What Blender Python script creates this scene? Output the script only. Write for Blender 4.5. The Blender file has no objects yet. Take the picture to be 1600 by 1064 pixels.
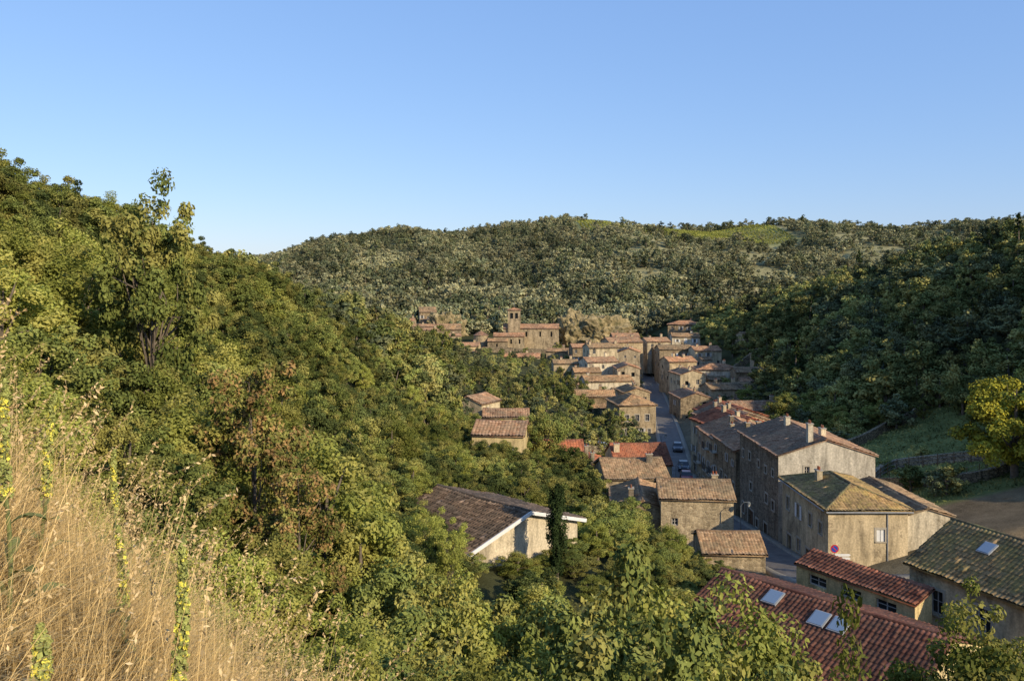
import bpy, bmesh, math, random
import numpy as np
from mathutils import Vector, Matrix, noise as mnoise
random.seed(7)
RG=np.random.default_rng(7)
scene=bpy.context.scene
scene.view_settings.view_transform='Standard'; scene.view_settings.look='None'
scene.view_settings.exposure=0

# ------------------------------------------------------------------ helpers
def link(o,parent=None):
    scene.collection.objects.link(o)
    if parent is not None: o.parent=parent
    return o
def empty(name,loc=(0,0,0),rz=0,parent=None):
    o=bpy.data.objects.new(name,None); o.location=loc; o.rotation_euler=(0,0,rz)
    o.empty_display_size=.3
    return link(o,parent)
def mesh_quads(name,V,Q,mi=None,mats=(),fattr=None,smooth=False):
    V=np.asarray(V,dtype=np.float32); Q=np.asarray(Q,dtype=np.int32)
    me=bpy.data.meshes.new(name)
    me.vertices.add(len(V)); me.vertices.foreach_set('co',V.ravel())
    me.loops.add(Q.size); me.loops.foreach_set('vertex_index',Q.ravel())
    me.polygons.add(len(Q))
    me.polygons.foreach_set('loop_start',np.arange(0,Q.size,4,dtype=np.int32))
    if mi is not None: me.polygons.foreach_set('material_index',np.asarray(mi,dtype=np.int32))
    if smooth is True: me.polygons.foreach_set('use_smooth',np.ones(len(Q),dtype=bool))
    for k,a in (fattr or {}).items():
        at=me.attributes.new(k,'FLOAT','FACE'); at.data.foreach_set('value',np.asarray(a,dtype=np.float32))
    for m in mats: me.materials.append(m)
    me.update(calc_edges=True); me.validate()
    return me
class B:
    def __init__(s): s.v=[];s.f=[];s.m=[];s.mats=[]
    def mi(s,m):
        if m not in s.mats: s.mats.append(m)
        return s.mats.index(m)
    def poly(s,pts,m):
        i=len(s.v); s.v+= [tuple(p) for p in pts]; s.f.append(tuple(range(i,i+len(pts)))); s.m.append(s.mi(m))
    def box(s,c,h,m,U=(1,0,0),Vv=(0,1,0),W=(0,0,1)):
        c=Vector(c);U=Vector(U)*h[0];Vv=Vector(Vv)*h[1];W=Vector(W)*h[2]
        P=[c+a*U+b*Vv+d*W for d in(-1,1) for b in(-1,1) for a in(-1,1)]
        i=len(s.v); s.v+=[tuple(p) for p in P]
        for q in((0,2,3,1),(4,5,7,6),(0,1,5,4),(2,6,7,3),(0,4,6,2),(1,3,7,5)):
            s.f.append(tuple(i+k for k in q)); s.m.append(s.mi(m))
    def tube(s,p,r,m,k=8,cap=True):
        V,Q=tube(np.array(p,float),np.array(r,float),k); i=len(s.v)
        s.v+=[tuple(x) for x in V]
        for q in Q: s.f.append(tuple(int(i+t) for t in q)); s.m.append(s.mi(m))
        if cap:
            s.f.append(tuple(i+t for t in range(k))); s.m.append(s.mi(m))
            n=len(V); s.f.append(tuple(i+n-k+t for t in range(k))); s.m.append(s.mi(m))
    def obj(s,name,parent=None,smooth=False):
        me=bpy.data.meshes.new(name); me.from_pydata(s.v,[],s.f)
        for m in s.mats: me.materials.append(m)
        me.polygons.foreach_set('material_index',s.m)
        if smooth: me.polygons.foreach_set('use_smooth',[True]*len(s.f))
        me.update(); return link(bpy.data.objects.new(name,me),parent)
def tube(P,Rr,k=6):
    n=len(P); V=[];T=np.gradient(P,axis=0)
    for i in range(n):
        t=T[i]/(np.linalg.norm(T[i])+1e-9)
        a=np.array([1,0,0]) if abs(t[0])<.8 else np.array([0,1,0])
        u=np.cross(t,a);u/=np.linalg.norm(u);w=np.cross(t,u)
        for j in range(k):
            th=2*math.pi*j/k; V.append(P[i]+Rr[i]*(math.cos(th)*u+math.sin(th)*w))
    Q=[]
    for i in range(n-1):
        for j in range(k):
            Q.append((i*k+j,i*k+(j+1)%k,(i+1)*k+(j+1)%k,(i+1)*k+j))
    return np.array(V),np.array(Q,dtype=int)

# ------------------------------------------------------------------ materials
def newmat(name):
    m=bpy.data.materials.new(name); m.use_nodes=True; m.node_tree.nodes.clear(); return m,m.node_tree
def N(nt,t,ins=None,**at):
    n=nt.nodes.new(t)
    for k,v in at.items(): setattr(n,k,v)
    for k,v in (ins or {}).items():
        if isinstance(v,bpy.types.NodeSocket): nt.links.new(v,n.inputs[k])
        else:
            if isinstance(v,tuple) and len(v)==3 and n.inputs[k].type=='RGBA': v=v+(1,)
            n.inputs[k].default_value=v
    return n
def mixc(nt,f,a,b,bl='MIX'):
    n=nt.nodes.new('ShaderNodeMix'); n.data_type='RGBA'; n.blend_type=bl
    for i,v in((0,f),(6,a),(7,b)):
        if isinstance(v,bpy.types.NodeSocket): nt.links.new(v,n.inputs[i])
        else: n.inputs[i].default_value=(v+(1,)) if isinstance(v,tuple) and len(v)==3 else v
    return n.outputs[2]
def ramp(nt,f,stops):
    n=nt.nodes.new('ShaderNodeValToRGB'); nt.links.new(f,n.inputs[0]); cr=n.color_ramp
    while len(cr.elements)<len(stops): cr.elements.new(.5)
    for e,(p,c) in zip(cr.elements,stops):
        e.position=p; e.color=(c,c,c,1) if not isinstance(c,tuple) else c+(1,)
    return n.outputs[0]
def out(nt,sh): 
    o=nt.nodes.new('ShaderNodeOutputMaterial'); nt.links.new(sh,o.inputs[0])
def princ(nt,col,rough=.9,bump=None,bs=.4,bd=.02,spec=.3):
    i={'Roughness':rough,'Specular IOR Level':spec,'Base Color':col}
    if bump is not None:
        b=N(nt,'ShaderNodeBump',{'Height':bump,'Strength':bs,'Distance':bd}); i['Normal']=b.outputs[0]
    out(nt,N(nt,'ShaderNodeBsdfPrincipled',i).outputs[0])
def simple(name,c,rough=.8,var=.25,scale=3,spec=.3):
    m,nt=newmat(name); tc=N(nt,'ShaderNodeTexCoord')
    n=N(nt,'ShaderNodeTexNoise',{'Vector':tc.outputs['Object'],'Scale':scale,'Detail':5})
    f=ramp(nt,n.outputs[0],[(.3,1-var),(.7,1+var)])
    princ(nt,mixc(nt,1.0,c,f,'MULTIPLY'),rough,n.outputs[0],.2,.01,spec); return m
def leafmat(name,c1,c2,tr=0,patch=.06,c3=None):
    m,nt=newmat(name)
    at=N(nt,'ShaderNodeAttribute',attribute_name='lc')
    geo=N(nt,'ShaderNodeNewGeometry')
    n=N(nt,'ShaderNodeTexNoise',{'Vector':geo.outputs['Position'],'Scale':patch,'Detail':0})
    n2=N(nt,'ShaderNodeTexNoise',{'Vector':geo.outputs['Position'],'Scale':patch*7,'Detail':0})
    f=N(nt,'ShaderNodeMath',{0:at.outputs['Fac'],1:n.outputs[0]},operation='ADD')
    f2=N(nt,'ShaderNodeMath',{0:f.outputs[0],1:-.5},operation='ADD',use_clamp=True)
    col=mixc(nt,f2.outputs[0],c1,c2)
    if c3:
        k=ramp(nt,n2.outputs[0],[(.48,0.0),(.62,.9)])
        col=mixc(nt,k,col,c3)
    br=ramp(nt,n.outputs[0],[(.3,.68),(.7,1.3)])
    col=mixc(nt,1.0,col,br,'MULTIPLY')
    d=N(nt,'ShaderNodeBsdfDiffuse',{'Color':col})
    if tr<=0: out(nt,d.outputs[0]); return m
    tcol=mixc(nt,1.0,col,(1.1,1.2,.5),'MULTIPLY')
    t=N(nt,'ShaderNodeBsdfTranslucent',{'Color':tcol})
    s=N(nt,'ShaderNodeMixShader',{0:tr,1:d.outputs[0],2:t.outputs[0]})
    out(nt,s.outputs[0]); return m
L_bright=leafmat('leaf_bright',(.12,.14,.032),(.33,.34,.08),.18,.08,(.36,.33,.09))
L_mid=leafmat('leaf_mid',(.075,.10,.028),(.235,.26,.07),0,.08,(.29,.265,.075))
L_dark=leafmat('leaf_dark',(.042,.062,.022),(.145,.17,.055),0,.05,(.20,.19,.055))
L_rust=leafmat('leaf_rust',(.10,.12,.03),(.26,.24,.07),0,.5,(.33,.20,.085))
L_yel=leafmat('leaf_yellow',(.16,.17,.025),(.50,.43,.05),0,.3,(.28,.28,.05))
L_far=leafmat('leaf_far',(.07,.088,.055),(.205,.22,.115),0,.02,(.28,.265,.14))  # distance haze painted into the leaf colour: paler, greyer, slightly bluish green
L_far_haze2=leafmat('leaf_far_olive_hazed',(.12,.13,.078),(.31,.305,.165),0,.03,(.35,.32,.17))  # olive crowns, haze lightening mixed into their colour as well
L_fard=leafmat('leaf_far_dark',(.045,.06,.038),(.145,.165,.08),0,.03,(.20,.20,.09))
L_slope=leafmat('leaf_slope',(.08,.105,.038),(.29,.30,.10),0,.05,(.37,.33,.11))
L_blue=leafmat('leaf_blue',(.08,.12,.11),(.24,.31,.30),0,.3)
L_con=leafmat('leaf_conifer',(.018,.034,.014),(.06,.085,.03),0,.3)
bark=simple('bark',(.15,.12,.09),.95,.35,6)

def stone_mat(name,c1,c2,mortar,sc=1.0,plaster=None,pf=.5):
    m,nt=newmat(name); tc=N(nt,'ShaderNodeTexCoord'); oi=N(nt,'ShaderNodeObjectInfo')
    off=N(nt,'ShaderNodeVectorMath',{0:tc.outputs['Object'],1:N(nt,'ShaderNodeVectorMath',{0:oi.outputs['Random'],1:(37.,53.,11.)},operation='MULTIPLY').outputs[0]},operation='ADD').outputs[0]
    nz=N(nt,'ShaderNodeTexNoise',{'Vector':off,'Scale':1.5,'Detail':3})
    wv=mixc(nt,.12,off,nz.outputs['Color'],'ADD')
    mp=N(nt,'ShaderNodeMapping',{'Vector':wv,'Scale':(2.4*sc,2.4*sc,4.6*sc)})
    v=N(nt,'ShaderNodeTexVoronoi',{'Vector':mp.outputs[0],'Scale':1.0})
    e=N(nt,'ShaderNodeTexVoronoi',{'Vector':mp.outputs[0],'Scale':1.0},feature='DISTANCE_TO_EDGE')
    sp=N(nt,'ShaderNodeSeparateColor',{0:v.outputs['Color']})
    col=mixc(nt,sp.outputs[0],c1,c2)
    ed=ramp(nt,e.outputs[0],[(.02,0.0),(.1,1.0)])
    col=mixc(nt,ed,mortar,col)
    h=ed
    big=N(nt,'ShaderNodeTexNoise',{'Vector':off,'Scale':.5,'Detail':6,'Roughness':.6})
    if plaster:
        k=ramp(nt,big.outputs[0],[(pf-.03,0.0),(pf+.03,1.0)])
        col=mixc(nt,k,col,plaster)
        hh=N(nt,'ShaderNodeMath',{0:h,1:k},operation='MAXIMUM'); h=hh.outputs[0]
    st=N(nt,'ShaderNodeTexNoise',{'Vector':N(nt,'ShaderNodeMapping',{'Vector':off,'Scale':(1.2,1.2,.32)}).outputs[0],'Scale':1.0,'Detail':8,'Roughness':.68})
    f=ramp(nt,st.outputs[0],[(.34,.48),(.5,.9),(.64,1.17)])
    col=mixc(nt,1.0,col,f,'MULTIPLY')
    fine=N(nt,'ShaderNodeTexNoise',{'Vector':off,'Scale':7.0,'Detail':5})
    col=mixc(nt,1.0,col,ramp(nt,fine.outputs[0],[(.3,.76),(.7,1.18)]),'MULTIPLY')
    tint=ramp(nt,oi.outputs['Random'],[(0,(.80,.79,.79)),(.3,(1.14,1.04,.87)),(.65,(.92,.85,.74)),(1,(1.24,1.18,1.05))])
    col=mixc(nt,1.0,col,tint,'MULTIPLY')
    princ(nt,col,.95,h,.6,.03,.15); return m
S_stone=stone_mat('stone_wall',(.17,.135,.095),(.37,.305,.215),(.32,.265,.19))
S_stone2=stone_mat('stone_wall_pale',(.27,.22,.155),(.48,.405,.29),(.44,.38,.28))
S_mix=stone_mat('stone_and_render',(.21,.175,.13),(.38,.32,.235),(.34,.295,.22),1,(.45,.385,.285),.5)
S_plast=stone_mat('old_render',(.31,.265,.195),(.42,.36,.265),(.38,.33,.245),1,(.49,.425,.31),.42)
S_white=stone_mat('pale_render',(.44,.40,.32),(.50,.455,.37),(.46,.42,.34),1,(.60,.555,.455),.36)
S_yel=stone_mat('ochre_render',(.44,.36,.22),(.5,.42,.27),(.46,.38,.24),1,(.57,.475,.28),.3)
S_dry=stone_mat('dry_stone',(.18,.15,.115),(.38,.33,.245),(.07,.06,.045))
trim=simple('dressed_stone',(.38,.335,.26),.9,.15)
M_glass,nt=newmat('window_glass'); princ(nt,(.02,.025,.03),.12,spec=.6)
M_sky,nt=newmat('skylight_glass'); princ(nt,(.16,.22,.30),.08,spec=.9)
M_frame=simple('window_frame',(.45,.42,.38),.6,.1)
M_wood=simple('brown_wood',(.13,.07,.035),.7,.3,8)
M_shut=simple('shutter_paint',(.42,.40,.36),.6,.12,8)
M_shutb=simple('shutter_brown',(.16,.09,.05),.6,.2,8)
M_zinc=simple('zinc',(.28,.29,.30),.45,.15)
M_white=simple('white_paint',(.7,.69,.66),.5,.08)
M_iron=simple('iron_railing',(.05,.05,.05),.6,.1)
def tile_mat(name,c1,c2,c3,lich,lk=.7):
    m,nt=newmat(name); at=N(nt,'ShaderNodeAttribute',attribute_name='tc')
    tc=N(nt,'ShaderNodeTexCoord'); oi=N(nt,'ShaderNodeObjectInfo')
    off=N(nt,'ShaderNodeVectorMath',{0:tc.outputs['Object'],1:N(nt,'ShaderNodeVectorMath',{0:oi.outputs['Random'],1:(37.,53.,11.)},operation='MULTIPLY').outputs[0]},operation='ADD').outputs[0]
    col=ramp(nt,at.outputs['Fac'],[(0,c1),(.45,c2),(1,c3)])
    n=N(nt,'ShaderNodeTexNoise',{'Vector':off,'Scale':.8,'Detail':9,'Roughness':.75})
    k=ramp(nt,n.outputs[0],[(.45,0.0),(.58,lk)])
    col=mixc(nt,k,col,lich)
    n3=N(nt,'ShaderNodeTexNoise',{'Vector':off,'Scale':2.1,'Detail':6,'Roughness':.7})
    col=mixc(nt,ramp(nt,n3.outputs[0],[(.54,0.0),(.66,.6)]),col,(.085,.075,.06))
    vo=N(nt,'ShaderNodeTexVoronoi',{'Vector':mixc(nt,.5,off,n.outputs['Color'],'ADD'),'Scale':.38})
    vs=N(nt,'ShaderNodeSeparateColor',{0:vo.outputs['Color']})
    col=mixc(nt,1.0,col,ramp(nt,vs.outputs[0],[(0,(.72,.74,.76)),(.5,(.98,.96,.94)),(1,(1.24,1.14,1.04))]),'MULTIPLY')
    n2=N(nt,'ShaderNodeTexNoise',{'Vector':off,'Scale':6.0,'Detail':4})
    col=mixc(nt,1.0,col,ramp(nt,n2.outputs[0],[(.3,.65),(.7,1.2)]),'MULTIPLY')
    tint=ramp(nt,oi.outputs['Random'],[(0,(.84,.86,.86)),(.5,(1.04,1.0,.96)),(1,(1.2,1.06,.95))])
    col=mixc(nt,1.0,col,tint,'MULTIPLY')
    princ(nt,col,.85,n2.outputs[0],.3,.02,.2); return m
T_brown=tile_mat('roof_tile_weathered',(.19,.13,.08),(.34,.235,.15),(.47,.345,.22),(.28,.235,.155))
T_pink=tile_mat('roof_tile_pinkish',(.25,.14,.088),(.40,.245,.16),(.52,.35,.24),(.31,.245,.175))
T_red=tile_mat('roof_tile_red',(.22,.08,.048),(.35,.135,.08),(.45,.195,.115),(.26,.14,.095),.55)
T_dkred=tile_mat('roof_tile_dark_red',(.16,.07,.05),(.26,.113,.078),(.34,.16,.11),(.19,.115,.085),.6)
T_moss=tile_mat('roof_tile_mossy',(.16,.125,.072),(.30,.235,.13),(.41,.31,.17),(.33,.29,.12),.8)
T_dark=tile_mat('roof_tile_dark',(.10,.08,.06),(.19,.15,.115),(.30,.245,.185),(.16,.14,.11))

# ------------------------------------------------------------------ terrain
ST=np.array([(46,58.5,9.0),(38,59,8.4),(31,59.8,7.6),(26,62,7.0),(24,66,6.5),(23.6,70,6.0),(23.6,78,5.0),(23.6,95,3.2),(23.9,112,1.9),
  (25.6,122,1.4),(29.2,145,.9),(33.5,175,.8),(38.8,215,.9),(42,245,1.4),(43,275,3.2)],float)
def sstep(t): t=np.clip(t,0,1); return t*t*(3-2*t)
def smin(a,b,k): h=np.clip(.5+.5*(b-a)/k,0,1); return b*(1-h)+a*h-k*h*(1-h)
def smax(a,b,k): return -smin(-a,-b,k)
def polydist(X,Y,P):
    D=np.full(X.shape,1e9);Z=np.zeros(X.shape)
    for a,b in zip(P[:-1],P[1:]):
        dx,dy=b[0]-a[0],b[1]-a[1]; t=np.clip(((X-a[0])*dx+(Y-a[1])*dy)/(dx*dx+dy*dy),0,1)
        d=np.hypot(X-a[0]-t*dx,Y-a[1]-t*dy); m=d<D
        D=np.where(m,d,D); Z=np.where(m,a[2]+t*(b[2]-a[2]),Z)
    return D,Z
def xL(Y): return np.interp(Y,[0,4,8,12,20,30,40,60,120,220,330],[26.7,23.4,18.2,12.8,4.5,-3.5,-9,-15,-9,-8,-30])
def xS(Y): return np.interp(Y,[66,112,122,145,175,215,245,275],[23.7,23.9,25.6,29,33.5,38.8,42,43])
def xR(Y): return np.interp(Y,[0,60,100,150,200,250,300],[56,58,60,60,60,55,56])
def H(X,Y,raw=False):
    X=np.asarray(X,float);Y=np.asarray(Y,float)
    z0=np.interp(Y,[0,60,66,78,95,112,122,145,215,245,275,300,330],[8,7.6,6.5,5,3.2,1.9,1.4,.9,.9,1.5,4,6,9])
    xs=xS(Y)
    l=z0+.25*np.maximum(0,xs-8-X)+.62*np.maximum(0,xL(Y)-X)
    cl=np.interp(Y,[0,40,60,120,170,220,300,330],[39,36.8,36.2,27,18,8,9,11])+.10*np.maximum(0,-X-45)*np.interp(Y,[60,200],[.5,.3])
    l=smin(l,cl,5)
    r=z0+.25*np.maximum(0,X-xs-3)+.42*np.maximum(0,X-xR(Y))
    cr=np.interp(Y,[0,50,100,150,200,250,300],[23,27,38,40,35,25,15])+.05*np.maximum(0,X-100)
    r=smin(r,cr,4)
    z=np.where(X<xs,l,r)
    hm=np.interp(X,[-600,-350,-196,-108,27,109,326,435,900],[30,40,57,71,82,81,77,82,88])
    t=np.clip((Y-300)/380,0,1)
    s=.55*sstep(t)+.45*t
    F=6+(hm-6)*s-.3*np.maximum(0,300-Y)
    gul=np.sin(X*.035+1.3*np.sin(Y*.009))*4.5+np.sin(X*.083+Y*.02+2)*2.0
    F=F+gul*np.clip((Y-330)/120,0,1)*np.clip((760-Y)/120,.15,1)
    F=F-.02*np.maximum(0,Y-900)
    z=smax(z,F,5)
    z=z-1.2*np.exp(-((X-3)**2/380+(Y-286)**2/200))
    z=z+.25*np.sin(X*.31+Y*.17)*np.sin(Y*.23-X*.11)*np.clip((np.hypot(X,Y)-6)/20,0,1)
    m=(X>10)&(X<60)&(Y>45)&(Y<290)
    if m.any():
        D,Z=polydist(X[m],Y[m],ST); w=1-sstep((D-3.2)/3.0)
        z[m]=z[m]*(1-w)+(Z-.10)*w
    return z
def h(x,y): return float(H(np.array([float(x)]),np.array([float(y)]))[0])
gx=np.concatenate([np.arange(-3000,-240,230),np.arange(-240,-60,6),np.arange(-60,-12,1.3),np.arange(-12,8,.45),np.arange(8,100,1.3),np.arange(100,260,5),np.arange(260,760,12),np.arange(760,3300,230)])
gy=np.concatenate([np.arange(-500,-10,35),np.arange(-10,14,.45),np.arange(14,270,1.4),np.arange(270,420,4),np.arange(420,820,8),np.arange(820,4200,180)])
GX,GY=np.meshgrid(gx,gy); GZ=H(GX,GY)
nx,ny=len(gx),len(gy)
V=np.stack([GX.ravel(),GY.ravel(),GZ.ravel()],1)
ii=np.arange(nx-1)[None,:]+nx*np.arange(ny-1)[:,None]; ii=ii.ravel()
Q=np.stack([ii,ii+1,ii+1+nx,ii+nx],1)
m,nt=newmat('ground_soil_and_grass')
ca=N(nt,'ShaderNodeVertexColor',layer_name='gc'); geo=N(nt,'ShaderNodeNewGeometry')
n1=N(nt,'ShaderNodeTexNoise',{'Vector':geo.outputs['Position'],'Scale':.35,'Detail':8,'Roughness':.65})
n2=N(nt,'ShaderNodeTexNoise',{'Vector':geo.outputs['Position'],'Scale':7.0,'Detail':5,'Roughness':.7})
c=mixc(nt,1.0,ca.outputs[0],ramp(nt,n1.outputs[0],[(.3,.6),(.7,1.35)]),'MULTIPLY')
c=mixc(nt,1.0,c,ramp(nt,n2.outputs[0],[(.3,.6),(.7,1.3)]),'MULTIPLY')
princ(nt,c,1.0,n2.outputs[0],.8,.06,.05); M_ground=m
me=mesh_quads('ground',V,Q,mats=[M_ground],smooth=True)
C=np.zeros((len(V),4)); C[:,3]=1
X,Y=V[:,0],V[:,1]
C[:,:3]=(.065,.068,.03)
def paint(mask,c,soft=None):
    w=np.clip(mask,0,1)[:,None]; C[:,:3]=C[:,:3]*(1-w)+np.array(c)*w
near=np.clip((9-np.hypot(X*.8,Y))/3,0,1); paint(near,(.24,.17,.075))
vil=((X>xS(Y)-10)&(X<xS(Y)+20)&(Y>55)&(Y<285))*1.0; paint(vil,(.15,.13,.085))
field=((X>35)&(X<64)&(Y>54)&(Y<80))*1.0; paint(field,(.19,.14,.08))
lawn=((X>38)&(X<66)&(Y>78)&(Y<165))*1.0; paint(lawn,(.15,.165,.055))
far=np.clip((Y-330)/40,0,1); paint(far,(.17,.16,.08))
spn=np.sin(X*.06+Y*.043)*np.sin(Y*.071-X*.03)
paint(far*(spn>.12)*(X>60),(.33,.30,.15))
vy=((X>48)&(X<215)&(Y>585)&(Y<760))*1.0; paint(vy,(.28,.28,.12))
paint((Y>760)*1.0,(.14,.16,.06))
at=me.color_attributes.new('gc','FLOAT_COLOR','POINT'); at.data.foreach_set('color',C.astype(np.float32).ravel())
link(bpy.data.objects.new('ground',me))

# street, pavements
def smooth_path(P,n=6):
    P=np.array(P,float); o=[]
    for i in range(len(P)-1):
        p0=P[max(i-1,0)];p1=P[i];p2=P[i+1];p3=P[min(i+2,len(P)-1)]
        for k in range(n):
            t=k/n; o.append(.5*((2*p1)+(-p0+p2)*t+(2*p0-5*p1+4*p2-p3)*t*t+(-p0+3*p1-3*p2+p3)*t**3))
    o.append(P[-1]); return np.array(o)
SP=smooth_path(ST,8)[10:]
def strip(name,path,offs,heights,mat):
    T=np.gradient(path,axis=0); T[:,2]=0; T/=np.linalg.norm(T,axis=1)[:,None]
    Nn=np.stack([T[:,1],-T[:,0],T[:,2]*0],1); V=[]
    for o,z in zip(offs,heights): V.append(path+Nn*o+np.array([0,0,z]))
    k=len(offs); n=len(path); V=np.stack(V,1).reshape(-1,3)
    Q=[(i*k+j,i*k+j+1,(i+1)*k+j+1,(i+1)*k+j) for i in range(n-1) for j in range(k-1)]
    return link(bpy.data.objects.new(name,mesh_quads(name,V,Q,mats=[mat])))
asph=simple('asphalt',(.14,.13,.12),.9,.25,1.2)
conc=simple('pavement_concrete',(.24,.22,.18),.9,.2,3)
strip('street',SP,[-1.95,-.9,0,.9,1.95],[.02,.04,.05,.04,.02],asph)
strip('pavement',SP,[1.95,1.951,2.08,2.7,2.71],[-.05,.13,.14,.14,-.6],conc)
strip('pavement',SP,[-2.7,-2.69,-2.08,-1.951,-1.95],[-.6,.14,.14,.13,-.05],conc)

# ------------------------------------------------------------------ houses
HS=[]
def roofplane(A,O,U,Vv,ulen,vlen,per,row,t0=0,t1=0,amp=None):
    O=np.array(O,float);U=np.array(U,float);Vv=np.array(Vv,float)
    Nn=np.cross(U,Vv); Nn/=np.linalg.norm(Nn)
    if Nn[2]<0: Nn=-Nn
    amp=per*.24 if amp is None else amp
    ncol=max(2,int(round(ulen/per))); per=ulen/ncol; nrow=max(2,int(round(vlen/row))); row=vlen/nrow
    us=np.arange(ncol*4+1)*per/4; hp=np.array([0,.75,1,.75])[np.arange(ncol*4+1)%4]*amp
    vs=[];st=[]
    for r in range(nrow): vs+= [r*row,(r+1)*row]; st+=[row*.11,0.0]
    vs=np.array(vs);st=np.array(st)
    UU,VV=np.meshgrid(us,vs); HH=hp[None,:]+st[:,None]
    jit=RG.normal(0,.014,(nrow,ncol+1)); 
    HH+=np.repeat(np.repeat(jit,4,axis=1)[:,:len(us)],2,axis=0)
    sag=-.09*np.sin(np.pi*us/ulen)[None,:]*(vs/vlen)[:,None]+.025*np.sin(us*1.1+RG.uniform(0,6))[None,:]
    HH=HH+sag+.07
    edge=RG.normal(0,.025,(1,ncol+1)); VV=VV.copy(); VV[0]+=np.repeat(edge,4,axis=1)[0,:len(us)]
    UC=np.clip(UU,t0*VV,np.maximum(ulen-t1*VV,t0*VV))
    P=O+UC[...,None]*U+VV[...,None]*Vv+HH[...,None]*Nn
    nu=len(us); base=A['n']; A['V'].append(P.reshape(-1,3)); A['n']+=P.shape[0]*nu
    qi=[];tc=[]
    cols=RG.random((nrow,ncol))
    for r in range(len(vs)-1):
        i=np.arange(nu-1)+r*nu
        q=np.stack([i,i+1,i+1+nu,i+nu],1)
        a=UC[r,:-1];b=UC[r,1:];c2=UC[r+1,:-1];d=UC[r+1,1:]
        keep=((b-a)>1e-4)|((d-c2)>1e-4)
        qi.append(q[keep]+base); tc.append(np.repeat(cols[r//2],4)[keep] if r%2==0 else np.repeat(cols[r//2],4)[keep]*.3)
    A['Q'].append(np.concatenate(qi)); A['t'].append(np.concatenate(tc))
    c=[O,O+ulen*U,O+(ulen-t1*vlen)*U+vlen*Vv,O+t0*vlen*U+vlen*Vv]
    lo=[p-Nn*.08 for p in c]; hi=[p+Nn*.02 for p in c]
    b=A['n']; A['V'].append(np.array(lo+hi)); A['n']+=8
    qq=[(0,1,2,3),(0,1,5,4),(1,2,6,5),(2,3,7,6),(3,0,4,7)]
    A['Q'].append(np.array(qq)+b); A['t'].append(np.array([.1]*5))
def panel(W,G,O,U,w,zlo,zhi,rects,Nin,wm,shm,tr):
    O=Vector(O);U=Vector(U);Nin=Vector(Nin); Z=Vector((0,0,1))
    xs=sorted(set([0,w]+[r[0] for r in rects]+[r[1] for r in rects])); zs=sorted(set([zlo,zhi]+[r[2] for r in rects]+[r[3] for r in rects]))
    P=lambda u,z,d=0: O+U*u+Z*z+Nin*d
    for a,b in zip(xs[:-1],xs[1:]):
        for c,d in zip(zs[:-1],zs[1:]):
            mu,mz=(a+b)/2,(c+d)/2
            if any(r[0]<mu<r[1] and r[2]<mz<r[3] for r in rects): continue
            W.poly([P(a,c),P(b,c),P(b,d),P(a,d)],wm)
    for r in rects:
        a,b,c,d,k=r; dp=.2
        for p,q in(((a,c),(b,c)),((b,c),(b,d)),((b,d),(a,d)),((a,d),(a,c))):
            W.poly([P(*p),P(*q),P(*q,dp),P(*p,dp)],wm)
        if k=='door' or k=='garage':
            G.poly([P(a,c,dp),P(b,c,dp),P(b,d,dp),P(a,d,dp)],M_wood if k=='door' else M_shutb)
            for i in range(1,4): 
                u=a+(b-a)*i/4; G.box(P(u,(c+d)/2,dp-.01),(.012,.012,(d-c)/2),M_glass,U,Nin,Z)
        elif k=='open':
            G.poly([P(a,c,dp+.3),P(b,c,dp+.3),P(b,d,dp+.3),P(a,d,dp+.3)],M_glass)
        elif k=='closed':
            G.poly([P(a,c,.06),P(b,c,.06),P(b,d,.06),P(a,d,.06)],shm)
            G.box(P((a+b)/2,(c+d)/2,.05),(.01,.012,(d-c)/2),M_glass,U,Nin,Z)
        else:
            G.poly([P(a,c,dp),P(b,c,dp),P(b,d,dp),P(a,d,dp)],M_glass)
            f=.04
            for cc,hh in(((a+f,(c+d)/2),(f,(d-c)/2)),((b-f,(c+d)/2),(f,(d-c)/2)),(((a+b)/2,(c+d)/2),(.03,(d-c)/2)),(((a+b)/2,c+f),((b-a)/2-2*f,f)),(((a+b)/2,d-f),((b-a)/2-2*f,f)),(((a+b)/2,c+(d-c)*.55),((b-a)/2-2*f,.018))):
                G.box(P(cc[0],cc[1],dp-.03),(hh[0],.02,hh[1]),M_frame,U,Nin,Z)
        if tr and k!='open':
            t=.09
            G.box(P((a+b)/2,d+t,-.005),((b-a)/2+2*t,.03,t),trim,U,Nin,Z)
            if k!='door' and k!='garage': G.box(P((a+b)/2,c-.05,-.02),((b-a)/2+.12,.06,.05),trim,U,Nin,Z)
            G.box(P(a-t,(c+d)/2,-.004),(t,.03,(d-c)/2-.004),trim,U,Nin,Z); G.box(P(b+t,(c+d)/2,-.004),(t,.03,(d-c)/2-.004),trim,U,Nin,Z)
        if k=='shut' or k=='balc':
            s=(b-a)/2
            for uc in(a-s/2-.02,b+s/2+.02):
                G.box(P(uc,(c+d)/2,-.06),(s/2,.02,(d-c)/2+.03),shm,U,Nin,Z)
        if k=='balc':
            G.box(P((a+b)/2,c-.12,-.35),((b-a)/2+.5,.35,.06),trim,U,Nin,Z)
            w2=(b-a)/2+.45; cx=(a+b)/2
            G.box(P(cx,c+.85,-.67),(w2,.02,.02),M_iron,U,Nin,Z)
            for i in range(13): G.box(P(cx-w2+2*w2*i/12,c+.39,-.67),(.01,.01,.44),M_iron,U,Nin,Z)
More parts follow.
